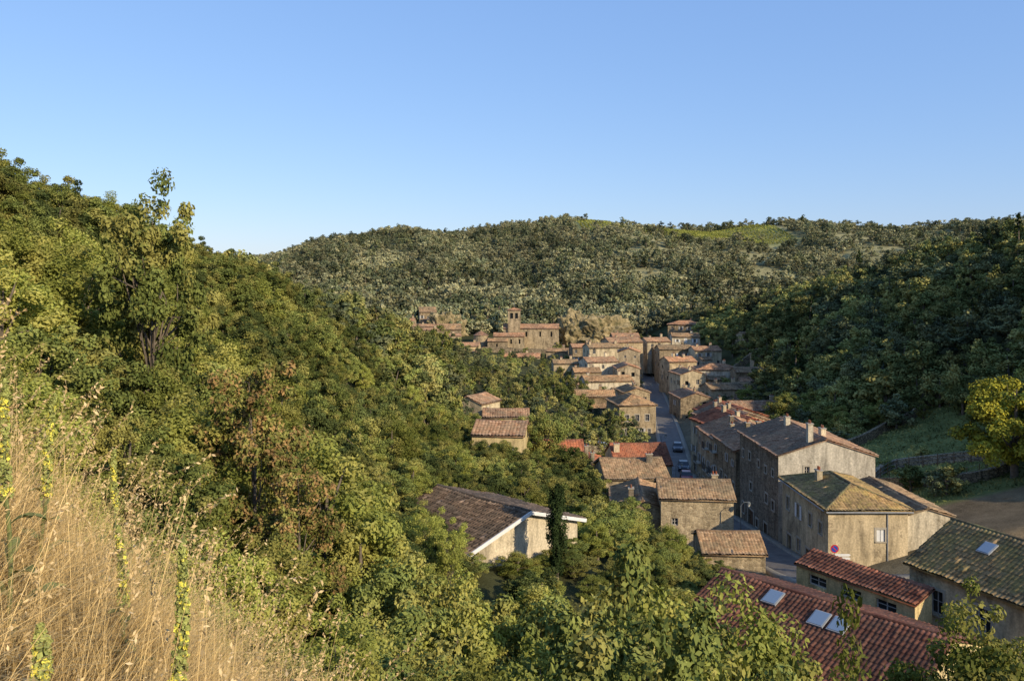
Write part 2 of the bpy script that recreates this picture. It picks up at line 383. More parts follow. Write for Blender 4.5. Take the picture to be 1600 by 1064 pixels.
def auto(w,Hh,n,st,kinds=('win','shut'),door=None,seed=0,ww=.85,wh=1.25):
    rr=random.Random(seed); res=[]; sh=Hh/st
    for s in range(st):
        for i in range(n):
            c=w*(i+.5)/n+rr.uniform(-.14,.14)*w/n
            if s==0 and door is not None and i in door:
                dw=.5 if rr.random()<.6 else .95
                res.append((c-dw,c+dw,-.3,2.1,'door' if dw<.8 else 'garage')); continue
            hh=min(wh,sh*.5)*rr.uniform(.72,1.05); zb=s*sh+min(.95,sh*.33)+rr.uniform(-.12,.12)
            k=rr.choice(kinds)
            if rr.random()<.22: continue
            sc=(.7 if s==st-1 and st>2 else 1)*rr.uniform(.85,1.08)
            res.append((c-ww/2*sc,c+ww/2*sc,zb,zb+hh*sc,k))
    return res
def house(name,x,y,ang,L,Wd,Hh,eave,roof='gable',pitch=.33,wall=S_stone,tile=T_brown,F=None,Rr=None,Bk=None,Lf=None,near=False,chim=(),over=.3,parent=None,shm=None,tr=False,foot=3.5,verge=None,excl=True,wallB=None):
    shm=shm or M_shut; wallB=wallB or wall
    p=empty(name,(x,y,eave-Hh),math.radians(ang)) if parent is None else empty(name,(x,y,eave-Hh),math.radians(ang),parent)
    if parent is None and excl: HS.append((x,y,math.hypot(L,Wd)/2))
    W=B();G=B()
    hl,hw=L/2,Wd/2
    panel(W,G,(-hl,-hw,0),(1,0,0),L,-foot,Hh,F or [],(0,1,0),wall,shm,tr)
    hr=Hh+(Wd*pitch if roof=='shed' else 0)
    panel(W,G,(hl,-hw,0),(0,1,0),Wd,-foot,Hh,Rr or [],(-1,0,0),wall,shm,tr)
    panel(W,G,(hl,hw,0),(-1,0,0),L,-foot,hr,Bk or [],(0,-1,0),wallB,shm,tr)
    panel(W,G,(-hl,hw,0),(0,-1,0),Wd,-foot,Hh,Lf or [],(1,0,0),wall,shm,tr)
    A={'V':[],'Q':[],'t':[],'n':0}
    per,row=(.27,.42) if near else (.42,.7)
    cs=1/math.sqrt(1+pitch**2); sn=pitch*cs; o=over; e=Hh-o*pitch
    ridge=B()
    if roof=='gable':
        for sx in(-1,1): W.poly([(sx*hl,-hw,Hh),(sx*hl,hw,Hh),(sx*hl,0,Hh+hw*pitch)],wall)
        vl=(hw+o)/cs; og=.15 if verge is None else verge
        roofplane(A,(-hl-og,-hw-o,e+.02),(1,0,0),(0,cs,sn),L+2*og,vl,per,row)
        roofplane(A,(-hl-og,hw+o,e+.02),(1,0,0),(0,-cs,sn),L+2*og,vl,per,row)
        zr=Hh+hw*pitch+.10
        n=max(3,int(L/.9)); xx=np.linspace(-hl-og,hl+og,n)
        ridge.tube([(q,0,zr-.08*math.sin(math.pi*(q+hl+og)/(L+2*og))+random.uniform(-.015,.015)) for q in xx],[.13]*n,tile,8)
    elif roof=='shed':
        for sx in(-1,1): W.poly([(sx*hl,-hw,Hh),(sx*hl,hw,Hh),(sx*hl,hw,hr)],wall)
        vl=(Wd+2*o)/cs
        roofplane(A,(-hl-.12,-hw-o,e+.02),(1,0,0),(0,cs,sn),L+.24,vl,per,row)
    else:
        rise=(hw+o)*pitch; vl=(hw+o)/cs
        roofplane(A,(-hl-o,-hw-o,e+.02),(1,0,0),(0,cs,sn),L+2*o,vl,per,row,cs,cs)
        roofplane(A,(hl+o,hw+o,e+.02),(-1,0,0),(0,-cs,sn),L+2*o,vl,per,row,cs,cs)
        roofplane(A,(-hl-o,hw+o,e+.02),(0,-1,0),(cs,0,sn),Wd+2*o,vl,per,row,cs,cs)
        roofplane(A,(hl+o,-hw-o,e+.02),(0,1,0),(-cs,0,sn),Wd+2*o,vl,per,row,cs,cs)
        zr=e+rise+.10; k=hl-hw
        if k>.1: ridge.tube([(-k,0,zr),(k,0,zr)],[.12,.12],tile,8)
        for sx in(-1,1):
            for sy in(-1,1): ridge.tube([(sx*(hl+o),sy*(hw+o),e+.08),(sx*max(k,0),0,zr)],[.11,.11],tile,8)
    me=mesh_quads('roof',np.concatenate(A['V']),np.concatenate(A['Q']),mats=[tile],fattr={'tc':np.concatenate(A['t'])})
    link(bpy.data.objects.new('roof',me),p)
    if ridge.v: ridge.obj('ridge_tiles',p)
    for cx,cy,cz,cw in chim:
        c=B(); zb=Hh+(hw-abs(cy))*pitch-.4
        c.box((cx,cy,zb+cz/2+.2),(cw/2,.25,cz/2+.2),wall); c.box((cx,cy,zb+cz+.45),(cw/2+.06,.31,.05),trim)
        for d in(-.15,.15): c.tube([(cx+d,cy,zb+cz+.5),(cx+d,cy,zb+cz+.8)],[.1,.08],T_red,8)
        c.obj('chimney',p)
    W.obj('walls',p)
    if G.v: G.obj('windows',p)
    return p

# corner house with hipped roof
p=house('stone_house',29.5,71.9,90,11.2,6.6,6.2,11.7,'hip',.36,S_plast,T_moss,near=True,over=.35,tr=True,foot=4,
   Lf=[(4.0,4.7,3.5,4.5,'closed')],
   Bk=[(1.2,2.0,3.5,4.7,'win'),(4.0,4.8,3.5,4.7,'shut'),(6.9,7.6,3.6,4.7,'win'),(9.2,9.9,3.6,4.6,'win'),(1.4,2.4,-1.2,1.2,'door'),(4.0,4.8,.4,1.6,'win'),(6.2,7.2,-1.0,1.4,'door'),(9.0,10.0,-.6,1.6,'closed')],
   chim=[(1.4,1.4,.9,.6)],shm=M_white)
g=B(); g.tube([(-5.66,-1.6,5.9),(-5.66,-1.6,-1)],[.045,.045],M_zinc,6); g.tube([(-5.98,-3.6,6.0),(-5.98,3.6,6.0)],[.06,.06],M_zinc,6); g.tube([(-5.6,3.66,6.0),(5.6,3.66,6.0)],[.06,.06],M_zinc,6); g.obj('gutter',p)
house('stone_house',34.8,72.4,90,10.8,4.2,5.2,10.9,'gable',.30,S_white,T_brown,near=True,over=.2,excl=False,foot=4)
# three storey house, gable to the south
house('stone_house',31.2,86,90,13.4,9.6,10.0,13.4,'gable',.32,S_white,T_pink,near=True,tr=True,foot=5,wallB=S_stone,
   Bk=auto(13.4,9.8,5,3,('win','win','closed'),door=(1,3),seed=5),Lf=[(6.3,7.1,6.9,8.1,'closed'),(2.6,3.1,8.1,8.9,'win')],
   chim=[(-3.2,-.9,.8,.8),(-5.9,1.4,1.9,.6),(3,.6,.9,.7)],shm=M_shutb)
house('stone_house',30.6,98.6,90,10.6,9.0,8.6,11.0,'gable',.33,S_stone,T_pink,near=True,tr=True,foot=5,
   Bk=auto(10.6,8.6,4,3,('win','closed','shut','balc'),door=(0,2),seed=8),Lf=[(2,2.8,6,7.1,'win')],chim=[(2,1,.9,.8),(-3,-1,1,.6),(4,-1,.7,.6)])
house('stone_house',31.2,109.2,90,9.6,9.4,8.4,10.2,'gable',.34,S_mix,T_pink,tr=True,foot=5,
   Bk=auto(9.6,8.4,4,3,('win','shut','balc'),door=(1,),seed=18),chim=[(1,1,.9,.8),(-3,2,.8,.6)])
house('stone_house',33.2,119.8,102,10.5,9,8.6,9.8,'gable',.34,S_plast,T_red,wallB=S_mix,Bk=auto(10.5,8.6,4,3,door=(1,),seed=2),chim=[(2,.6,1,.7),(-3,1,1,.7)])
house('stone_house',36.0,131,102,11,9,8.3,8.8,'gable',.33,S_mix,T_pink,Bk=auto(11,8.3,4,3,door=(2,),seed=3),chim=[(0,.6,1,.7),(4,1,.8,.6)])
house('stone_house',38.8,142.5,100,11,9,7,7.8,'gable',.33,S_plast,T_red,Bk=auto(11,7,4,2,door=(1,),seed=4),chim=[(3,.6,1,.7)])
house('stone_house',47,153,5,12,8,5.5,7.2,'gable',.3,S_plast,T_pink,F=auto(12,5,4,2,seed=9),chim=[(3,.6,1,.7)])
# left of street
house('stone_shed',18.3,67.8,-4,5.0,5.2,3.2,8.4,'gable',.36,S_stone2,T_brown,near=True,F=[(1.0,1.5,1.3,2.0,'win')],foot=4)
house('stone_house',18.0,79.5,-6,6.8,6.4,7.0,9.9,'gable',.33,S_stone2,T_brown,near=True,foot=4,verge=.25,
   F=[(1.0,1.6,4.4,5.1,'win'),(4.6,5.2,1.6,2.5,'closed')],Rr=auto(6.4,7,2,2,seed=6),Lf=[(2,2.7,4,5,'win')],chim=[(2.2,.8,.6,.6)])
house('stone_house',13.2,82.5,84,9.0,5.6,6.0,8.3,'gable',.34,S_stone,T_brown,near=True,foot=4,
   Lf=[(1.0,1.7,1.6,2.8,'open'),(3.2,4,3.6,4.6,'win')],Rr=[(2,2.8,2,3,'win')],chim=[(-2,1,.9,.6)])
house('stone_house',13.9,94,3,7.2,8.2,6.5,8.6,'gable',.34,S_mix,T_brown,near=True,F=auto(7.2,6,3,2,seed=12),chim=[(2,-1,1,.7)])
house('village_house',18.4,117.5,2,8.0,9.5,3.8,5.1,'gable',.44,S_plast,T_red,near=True,F=auto(8.0,3.8,3,1,seed=13),chim=[(-3.4,-2,1.2,.8)])
house('village_house',11.2,112.5,92,8.5,5.5,3.8,5.0,'gable',.34,S_mix,T_red,F=auto(8.5,3.6,2,1,seed=14),chim=[(2,.5,1.6,.7),(-3,.3,1.6,.6)])
house('village_house',7.4,121.5,0,6.5,6.5,3.6,5.8,'gable',.34,S_white,T_red,F=auto(6.5,3.4,2,1,seed=15),chim=[(0,.5,1.8,.7)])
house('stone_house',24.6,166,98,10,7.6,7.4,6.4,'hip',.42,S_stone2,T_brown,tr=True,foot=3,
   Lf=[(1.2,2.0,4.2,5.5,'win'),(3.3,4.1,4.2,5.5,'win'),(5.4,6.2,4.2,5.5,'win'),(1.1,1.9,1.4,2.7,'shut'),(4.2,5.0,1.4,2.7,'shut'),(5.9,6.5,1.4,2.6,'win')],
   F=auto(10,7.4,4,3,door=(1,),seed=16))
# red roof with skylights, lower right
p=house('red_roof_house',18.0,46.0,-48,13.5,10.6,4.6,10.2,'gable',.34,S_yel,T_dkred,near=True,over=.4,foot=6,
  F=[(2.2,3.8,1.8,3.3,'win'),(7,8.5,1.6,3.2,'win')],Lf=[(2,3.2,1.8,3,'win')])
def skylight(p,x,y,Hh,hw,pitch,w=.8,l=1.1):
    b=B(); z=Hh+(hw-abs(y))*pitch+.2; cs=1/math.sqrt(1+pitch**2); s=pitch*cs
    Vv=(0,cs,s) if y<0 else (0,-cs,s); Wn=(0,-s,cs) if y<0 else (0,s,cs)
    c=Vector((x,y,z)); b.box(c,(w/2+.07,l/2+.07,.05),M_zinc,(1,0,0),Vv,Wn)
    b.box(c+Vector(Wn)*.06,(w/2,l/2,.015),M_sky,(1,0,0),Vv,Wn); b.obj('skylight',p)
for sx,sy in((-2.6,-1.2),(.5,-1.7),(1.65,-1.7)): skylight(p,sx,sy,4.6,5.3,.34)
house('lean_to_house',22.8,52.4,-58,8.6,1.8,3.0,10.9,'shed',.3,S_yel,T_red,near=True,foot=6,over=.15,F=[(1,2.4,1.9,2.6,'win'),(3.5,5,1.9,2.6,'win'),(6,7.4,1.9,2.6,'win')])
p=house('mossy_roof_house',31.6,48.2,-66,11,8.2,6.2,12.5,'gable',.5,S_plast,T_moss,near=True,over=.45,foot=5,tr=True,
  F=[(1.5,2.4,3.4,4.9,'win'),(4.6,5.5,3.4,4.9,'win'),(8,8.9,3.4,4.9,'win')],Lf=[(2,2.8,3.2,4.6,'win'),(5,5.9,3.2,4.6,'win')])
skylight(p,-2,-1.6,6.2,4.1,.5,.7,.9)
# villa with white bargeboards
p=house('villa',-2.2,57.6,134,9.0,10.6,4.6,13.3,'gable',.29,S_white,T_dark,near=True,over=.35,foot=5,
  Lf=[],F=[(2,3,1.8,3,'shut')],Bk=[(2,3,1.8,3,'shut'),(6,7,1.8,3,'shut')],verge=.5)
b=B()
for s in(-1,1):
    cs=1/math.sqrt(1+.29**2)
    b.box((-5.04,s*2.83,4.6+(5.3-2.83)*.29),(.04,2.95,.12),M_white,(1,0,0),(0,cs,-s*.29*cs),(0,s*.29*cs,cs))
b.obj('bargeboard',p)
house('cream_house',-1.3,104,-8,6.6,7,4.4,11.5,'gable',.34,S_yel,T_pink,F=[(1,1.9,1.8,3.1,'shut'),(4,4.9,1.8,3.1,'shut')],foot=4)
house('cream_house',-6.2,139,60,6,6,4.6,10.4,'gable',.36,S_plast,T_pink,F=auto(6,4.4,2,2,seed=22),Lf=auto(6,4.4,2,1,seed=23),foot=4)
house('village_house',-1.0,133,0,7.5,6,3,9.0,'gable',.3,S_plast,T_pink,F=auto(7.5,3,3,1,seed=24))
# far village
FV=[(40.5,182,95,10,7,6,5.6,'gable',S_stone,T_pink),(51,189,5,11,7,4.5,6.8,'gable',S_mix,T_brown),(44.0,201,100,8,6.5,7,8.6,'gable',S_plast,T_pink),
(53.2,208,-4,11,7.5,4.6,9.4,'hip',S_white,T_pink),(46,222,10,8,7,6,9.6,'gable',S_mix,T_pink),(49,243,0,10,7,6,11.2,'gable',S_stone,T_brown),(34.5,252,12,11,8,6.4,13.2,'gable',S_stone2,T_pink),
(57,237,5,8,7,5,12,'gable',S_plast,T_pink),(63,291,-10,12,8,5.5,17,'hip',S_stone,T_pink),(57,264,0,9,7,5,14,'gable',S_white,T_brown),
(23.5,200,12,12,7,4.6,7.0,'gable',S_white,T_brown),(24,222,15,9,7,5.5,9.6,'gable',S_white,T_pink),(15,227,0,7,6,4.6,8.6,'gable',S_plast,T_brown),(18.5,182,3,9.0,7,4.5,5.9,'gable',S_stone,T_brown),
(33.3,228,85,7,6,8,12.2,'gable',S_stone2,T_pink),(27,240,10,10,7,5,12.0,'gable',S_plast,T_brown),(38,270,0,9,7,5,14,'gable',S_stone,T_pink),
(68,213,0,8,5,4,11,'shed',S_stone,T_brown),(3,257,-4,12,6.5,4.6,8.2,'gable',S_plast,T_pink),(-15.5,272,0,9,6.5,4.2,10.6,'gable',S_yel,T_pink),(-43,326,0,7,6,5,16.5,'gable',S_plast,T_pink),
(-35,332,10,7,6,7,20,'shed',S_stone,T_brown),(-24,305,10,9,6,4,14.5,'shed',S_stone,T_brown),(16,198,80,7,6,4,6.0,'gable',S_plast,T_pink),(59,199,0,8,6,4,9.2,'gable',S_stone,T_brown),(19.5,211,0,7,6,4.5,8.2,'gable',S_stone2,T_brown),
(30.5,214,95,8,6,6,8.6,'gable',S_mix,T_pink),(46,258,15,8,7,5,12.6,'gable',S_plast,T_pink),(27.8,185,100,8,6,6,6.4,'gable',S_stone2,T_brown),
(-33,318,0,8,6,5,15,'gable',S_plast,T_pink),(-50,335,20,7,6,5,18,'gable',S_stone,T_pink),(-10,266,5,6,5,4,9.0,'gable',S_stone,T_brown),
(-22,288,8,7,5,4,12.6,'gable',S_plast,T_pink),(15,262,-6,7,5.5,4.4,9.2,'gable',S_stone2,T_brown),(-41,316,-8,7,5.5,4.4,15,'gable',S_plast,T_brown),(22,253,10,7,6,5,11.0,'gable',S_stone,T_pink),(72,240,8,8,6,5,15.5,'gable',S_plast,T_brown),
(-31,300,4,7,5.5,4.6,14.2,'gable',S_plast,T_pink),(-25,277,-6,6.5,5,4.4,12.2,'gable',S_stone2,T_pink)]
for i,(x,y,a,L,W_,Hh,ev,rf,wl,tl) in enumerate(FV):
    st=2 if Hh>4.9 else 1
    if Hh>=7.5: st=3
    kw=dict(F=auto(L,Hh,3 if L<11 else 4,st,('win','win','shut','closed','balc') if st>1 else ('win','shut'),seed=40+i),Lf=auto(W_,Hh,2,st,('win','open'),seed=80+i),Rr=auto(W_,Hh,2,st,seed=120+i),Bk=auto(L,Hh,3,st,door=(1,),seed=140+i))
    rr=random.Random(i); ch_=[(L*rr.uniform(.1,.4),rr.uniform(-.8,.8),rr.uniform(.6,1.2),.7)]
    if rr.random()<.6: ch_.append((-L*rr.uniform(.15,.42),rr.uniform(-1.2,1.2),rr.uniform(.5,1.0),.6))
    p=house('stone_house' if wl in(S_stone,S_stone2,S_mix) else 'village_house',x,y,a+rr.uniform(-5,5),L,W_,Hh,ev+rr.uniform(-.4,.4),rf,.32,wl,tl,chim=ch_,shm=random.choice([M_shut,M_shutb,M_white]),foot=5,**kw)
    if rr.random()<.55:
        al=rr.uniform(3,5); aw=2.6; ah=Hh*.5
        house('annex',rr.uniform(-.2,.2)*L,-W_/2-aw/2-.01,0,al,aw,ah,ah,'shed',.3,rr.choice([S_stone,S_plast,S_mix]),rr.choice([T_brown,T_pink]),F=auto(al,ah,2,1,seed=i),parent=p,over=.15,foot=5)
# church
ch=empty('church',(0,0,0)); HS.append((4,290,16))
house('nave',7,292,-2,20,8.5,6.5,15.4,'gable',.34,S_stone2,T_pink,parent=ch,foot=6,F=[(3,3.6,3.6,5.4,'open'),(8,8.6,3.6,5.4,'open'),(13,13.6,3.6,5.4,'open'),(17,17.6,3.6,5.4,'open')])
house('aisle',-1,286.5,-2,11,6,4.6,12.8,'gable',.36,S_stone2,T_pink,parent=ch,foot=6,F=[(2,2.6,2,3.6,'open'),(6,6.6,2,3.6,'open'),(9,9.6,2,3.6,'open')],Lf=[(2.5,3.4,1.6,3.4,'open')])
house('chapel',-5,283.4,-2,7,5,3.6,11.2,'gable',.36,S_stone,T_brown,parent=ch,foot=6,F=[(3,3.6,1.4,2.8,'open')])
bel=lambda w:[(w*.18,w*.42,10.2,12.2,'open'),(w*.58,w*.82,10.2,12.2,'open')]
house('bell_tower',.8,289.4,-2,4.4,4.4,13.2,22.0,'hip',.38,S_stone2,T_pink,parent=ch,over=.25,F=bel(4.4),Rr=bel(4.4),Bk=bel(4.4),Lf=bel(4.4))
b=B(); b.tube([(-11.2,289,6),(-11.2,289,13)],[2.6,2.6],S_stone2,16); b.tube([(-11.2,289,13),(-11.2,289,14.6)],[2.9,.05],T_pink,16); b.obj('apse',ch)
b=B(); b.box((.8,289.4,24.0),(.04,.04,.9),M_zinc); b.box((.8,289.4,24.4),(.3,.04,.04),M_zinc); b.obj('cross',ch)

# walls
def wall(name,pts,hh,th=.45,mat=S_dry,dn=1.5):
    P=smooth_path([(x,y,0) for x,y in pts],6); b=B()
    for a,c in zip(P[:-1],P[1:]):
        d=Vector((c[0]-a[0],c[1]-a[1],0)); L=d.length; d/=L; n=Vector((-d.y,d.x,0))*th/2
        za,zc=h(a[0],a[1]),h(c[0],c[1]); A0=Vector((a[0],a[1],0));C0=Vector((c[0],c[1],0)); Z=Vector((0,0,1))
        ta,tc_=za+hh,zc+hh
        q=[A0+n,C0+n,C0-n,A0-n]; lo=[q[0]+Z*(za-dn),q[1]+Z*(zc-dn),q[2]+Z*(zc-dn),q[3]+Z*(za-dn)]; hi=[q[0]+Z*ta,q[1]+Z*tc_,q[2]+Z*tc_,q[3]+Z*ta]
        b.poly([lo[0],lo[1],hi[1],hi[0]],mat); b.poly([lo[2],lo[3],hi[3],hi[2]],mat); b.poly(hi,mat)
    b.obj(name)
wall('garden_wall',[(46,112),(52,117),(58,121),(65,122)],1.4)
wall('garden_wall',[(41,92),(46,97),(51,95),(54,90)],1.1)
wall('garden_wall',[(41,92),(45,86),(50,84),(54,86),(54,90)],1.1)
wall('retaining_wall',[(10,130),(17,134),(20,140)],1.6)
wall('retaining_wall',[(-12,262),(-2,266),(12,268),(22,264)],1.6)
wall('retaining_wall',[(-14,275),(-4,277),(8,277),(16,275)],1.4)
wall('retaining_wall',[(14,240),(22,246),(30,244)],2.0)
wall('retaining_wall',[(14,280),(22,278),(34,276)],2.0)
wall('retaining_wall',[(60,218),(70,222),(78,228)],2.2)
wall('street_wall',[(17.5,126),(20.5,140),(21.5,152)],1.4)
f=B(); pts=smooth_path([(42,92.5,0),(46,95.6,0),(50,94,0),(53,90,0),(50,85.6,0),(45.6,87,0),(42,92.5,0)],3)
for a in pts[:-1]: z=h(a[0],a[1]); f.tube([(a[0],a[1],z-.2),(a[0],a[1],z+1.5)],[.05,.04],M_shutb,5)
for a,c in zip(pts[:-1],pts[1:]):
    for zz in(.5,.95,1.4): f.tube([(a[0],a[1],h(a[0],a[1])+zz),(c[0],c[1],h(c[0],c[1])+zz)],[.012,.012],M_zinc,3,False)
f.obj('garden_fence')

# rock outcrops
def rock(name,c,s,seed,mat,sub=5):
    bm=bmesh.new(); bmesh.ops.create_icosphere(bm,subdivisions=sub,radius=1)
    for v in bm.verts:
        p=v.co.copy(); q=p*1.8+Vector((seed,0,0))
        d=mnoise.fractal(q,.7,2.2,6)*.45; st=math.floor(p.z*6+d*4)/6
        v.co=p*(1+d); v.co.z=v.co.z*.7+st*.3
        v.co=Vector((v.co.x*s[0],v.co.y*s[1],v.co.z*s[2]))
    me=bpy.data.meshes.new(name); bm.to_mesh(me); bm.free(); me.materials.append(mat)
    o=bpy.data.objects.new(name,me); o.location=c; return link(o)
m,nt=newmat('ochre_rock'); tcn=N(nt,'ShaderNodeTexCoord')
a=N(nt,'ShaderNodeTexNoise',{'Vector':tcn.outputs['Object'],'Scale':.5,'Detail':9,'Roughness':.75}); 
princ(nt,ramp(nt,a.outputs[0],[(.38,(.08,.08,.035)),(.5,(.29,.23,.12)),(.65,(.48,.38,.21))]),.95,a.outputs[0],1,.6,.1)
rock('rock_outcrop',(33,293,12.2),(12,6,7),3,m); rock('rock_outcrop',(25,296,12.2),(8,5,9),9,m); rock('rock_outcrop',(-27,322,13),(8,6,7),14,m)

# ------------------------------------------------------------------ trees
def leaves(P,Nn,size,asp=.55,rng=RG):
    n=len(P); T=rng.normal(size=(n,3)); Nn=Nn/(np.linalg.norm(Nn,axis=1)[:,None]+1e-9)
    T-=Nn*np.sum(T*Nn,1)[:,None]; T/=np.linalg.norm(T,axis=1)[:,None]; Bt=np.cross(Nn,T)
    s=size*rng.uniform(.6,1.3,(n,1))/2
    V=np.stack([P-T*s,P+Bt*s*asp-T*s*.1,P+T*s,P-Bt*s*asp-T*s*.1],1).reshape(-1,3)
    return V,np.arange(n*4).reshape(-1,4)
def tree_mesh(name,hh,cr,ncl,nl,leaf,seed,lmat,base=.2,clr=.3,limbs=14,tr=.03,asp=.6,top=.97):
    rng=np.random.default_rng(seed)
    zc=hh*(base+(1-base)/2); rz=hh*(1-base)/2
    ph=rng.uniform(0,6.28,4)
    d=rng.normal(size=(ncl,3)); d/=np.linalg.norm(d,axis=1)[:,None]
    r=rng.uniform(.12,1,ncl)**.45
    an=np.arctan2(d[:,1],d[:,0]); lob=1+.22*np.sin(2*an+ph[0])+.16*np.sin(3*an+ph[1]+3*d[:,2])+.14*np.sin(5*d[:,2]+ph[2])
    C=np.stack([d[:,0]*cr*r*lob,d[:,1]*cr*r*lob,zc+d[:,2]*rz*r*(1-.12+.12*np.sin(an*2+ph[3]))],1)*1.0
    C[:,2]=np.minimum(C[:,2],hh*top)
    Vs=[];Qs=[];mi=[];lc=[];nv=0
    rc=cr*clr*rng.uniform(.6,1.25,ncl)
    cc=rng.uniform(.0,1,ncl)
    n=ncl*nl; ci=np.repeat(np.arange(ncl),nl)
    e=rng.normal(size=(n,3)); e/=np.linalg.norm(e,axis=1)[:,None]
    P=C[ci]+e*(rc[ci]*rng.uniform(.15,1,n)**.5)[:,None]*np.array([1,1,.75])
    Nn=e*.7+rng.normal(size=(n,3))*.5+np.array([0,0,.45])
    V,Q=leaves(P,Nn,leaf,asp,rng)
    Vs.append(V);Qs.append(Q);mi.append(np.zeros(n));lc.append(np.clip(.45*cc[ci]+.55*rng.random(n),0,1));nv+=len(V)
    def add(path,rad,k=6):
        nonlocal nv
        v,q=tube(np.array(path,float),np.array(rad,float),k)
        Vs.append(v);Qs.append(q+nv);mi.append(np.ones(len(q)));lc.append(np.zeros(len(q)));nv+=len(v)
    tp0=np.array([rng.normal()*.1*cr,rng.normal()*.1*cr,hh*.8])
    r0=hh*tr
    tp=[np.array([0,0,-.6]),np.array([0,0,hh*.15]),np.array([tp0[0]*.4,tp0[1]*.3,hh*.45]),tp0]
    add(tp,[r0*1.2,r0,r0*.6,r0*.15],7)
    if limbs:
        for j in rng.choice(ncl,min(limbs,ncl),replace=False):
            t=rng.uniform(.1,.6)*hh; t=min(t,C[j,2]*.85); s=np.array([tp0[0]*.4*t/hh,tp0[1]*.3*t/hh,t])
            mid=(s+C[j])/2+np.array([0,0,.05*hh])+rng.normal(size=3)*.03*hh
            add([s,mid,C[j]],[r0*.4,r0*.22,r0*.06],5)
    return mesh_quads(name,np.concatenate(Vs),np.concatenate(Qs),np.concatenate(mi),[lmat,bark],{'lc':np.concatenate(lc)})
def conifer_mesh(name,hh,cr,seed,lmat,n=5200,leaf=.34,narrow=False):
    rng=np.random.default_rng(seed); 
    nb=int(hh*14); t=np.sort(rng.random(nb)); Vs=[];Qs=[];mi=[];lc=[];nv=0
    per=n//nb
    for tt in t:
        z=hh*(.06+.93*tt); L=cr*((1-tt)**.85)*rng.uniform(.75,1.1)+.1; a=rng.uniform(0,6.28)
        if narrow: L=cr*math.sin(math.pi*min(1,(tt*.85+.15)))**.6*rng.uniform(.75,1.05)
        s=rng.random(per)**.7*L
        dr=(-.35*s/ max(L,.1)*.6*L) if not narrow else s*1.4
        w=(.22 if not narrow else .5)*(L*.8)*(1-s/L*.6)
        off=rng.normal(size=per)*w*.6
        P=np.stack([np.cos(a)*s-np.sin(a)*off,np.sin(a)*s+np.cos(a)*off,z+dr+rng.normal(size=per)*(.06 if not narrow else .2)],1)
        if narrow: P[:,2]=np.minimum(P[:,2],hh)
        Nn=rng.normal(size=(per,3))*.5+np.array([np.cos(a)*.5,np.sin(a)*.5,.8 if not narrow else .2])
        V,Q=leaves(P,Nn,leaf,.35 if not narrow else .5,rng); Vs.append(V);Qs.append(Q+nv);nv+=len(V);mi.append(np.zeros(per));lc.append(np.clip(rng.random(per)*.6+.4*s/L,0,1))
    v,q=tube(np.array([(0,0,-.6),(0,0,hh*.5),(0,0,hh*.97)],float),np.array([hh*.022,hh*.014,.02]),6)
    Vs.append(v);Qs.append(q+nv);mi.append(np.ones(len(q)));lc.append(np.zeros(len(q)))
    return mesh_quads(name,np.concatenate(Vs),np.concatenate(Qs),np.concatenate(mi),[lmat,bark],{'lc':np.concatenate(lc)})
def proto(meshes,cname):
    c=bpy.data.collections.new(cname)
    for i,me in enumerate(meshes):
        c.objects.link(bpy.data.objects.new('%s_%02d'%(cname,i),me))
    return c
NM={}
NM['b1']=tree_mesh('t_b1',7,2.6,90,220,.18,1,L_bright,.04,.25)
NM['b2']=tree_mesh('t_b2',7,2.2,80,220,.16,2,L_bright,.03,.27)
NM['m1']=tree_mesh('t_m1',7,2.7,90,220,.19,3,L_mid,.04,.25)
NM['m2']=tree_mesh('t_m2',7,2.3,80,220,.18,4,L_mid,.05,.26)
NM['d1']=tree_mesh('t_d1',7,2.6,90,210,.20,5,L_dark,.06,.24)
NM['r1']=tree_mesh('t_r1',7,1.7,70,170,.13,6,L_rust,.05,.24,limbs=10,tr=.012)
NM['s1']=tree_mesh('t_s1',7,2.1,105,200,.13,12,L_mid,.12,.19,limbs=30,tr=.016,top=.93)
NM['y1']=tree_mesh('t_y1',7,2.9,85,240,.2,9,L_yel,.06,.24)
NM['e1']=tree_mesh('t_e1',7,2.1,90,190,.17,10,L_mid,.02,.22,limbs=30,tr=.015,asp=.5)
NM['e2']=tree_mesh('t_e2',7,1.9,85,130,.15,11,L_bright,.02,.24,limbs=36,tr=.013,asp=.45)
midm=[tree_mesh('tm%d'%i,8,3.0,34,64,.52,20+i,[L_slope,L_fard,L_dark,L_mid,L_slope][i],.04,.3,limbs=4) for i in range(5)]
midr=[tree_mesh('tr%d'%i,8,3.0,34,64,.52,30+i,[L_fard,L_slope,L_slope][i],.04,.3,limbs=4) for i in range(3)]
farm=[tree_mesh('tf%d'%i,8,3.6,18,24,1.0,40+i,[L_far,L_far,L_far,L_far_haze2,L_far_haze2][i],.02,.34,limbs=0) for i in range(5)]
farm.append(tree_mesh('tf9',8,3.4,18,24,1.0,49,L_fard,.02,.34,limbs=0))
con=conifer_mesh('t_con',12,2.6,60,L_con); blue=conifer_mesh('t_blue',7,2.3,61,L_blue,5200,.28); cyp=conifer_mesh('t_cyp',7,.8,62,L_con,14000,.16,True)
c_near=proto([NM[k] for k in('b1','b2','m1','b1','m2','d1')],'hillside_tree_kinds')
c_mid=proto(midm+[midm[1]],'valley_tree_kinds'); c_right=proto(midr+[con],'shaded_tree_kinds'); c_far=proto(farm,'distant_tree_kinds')

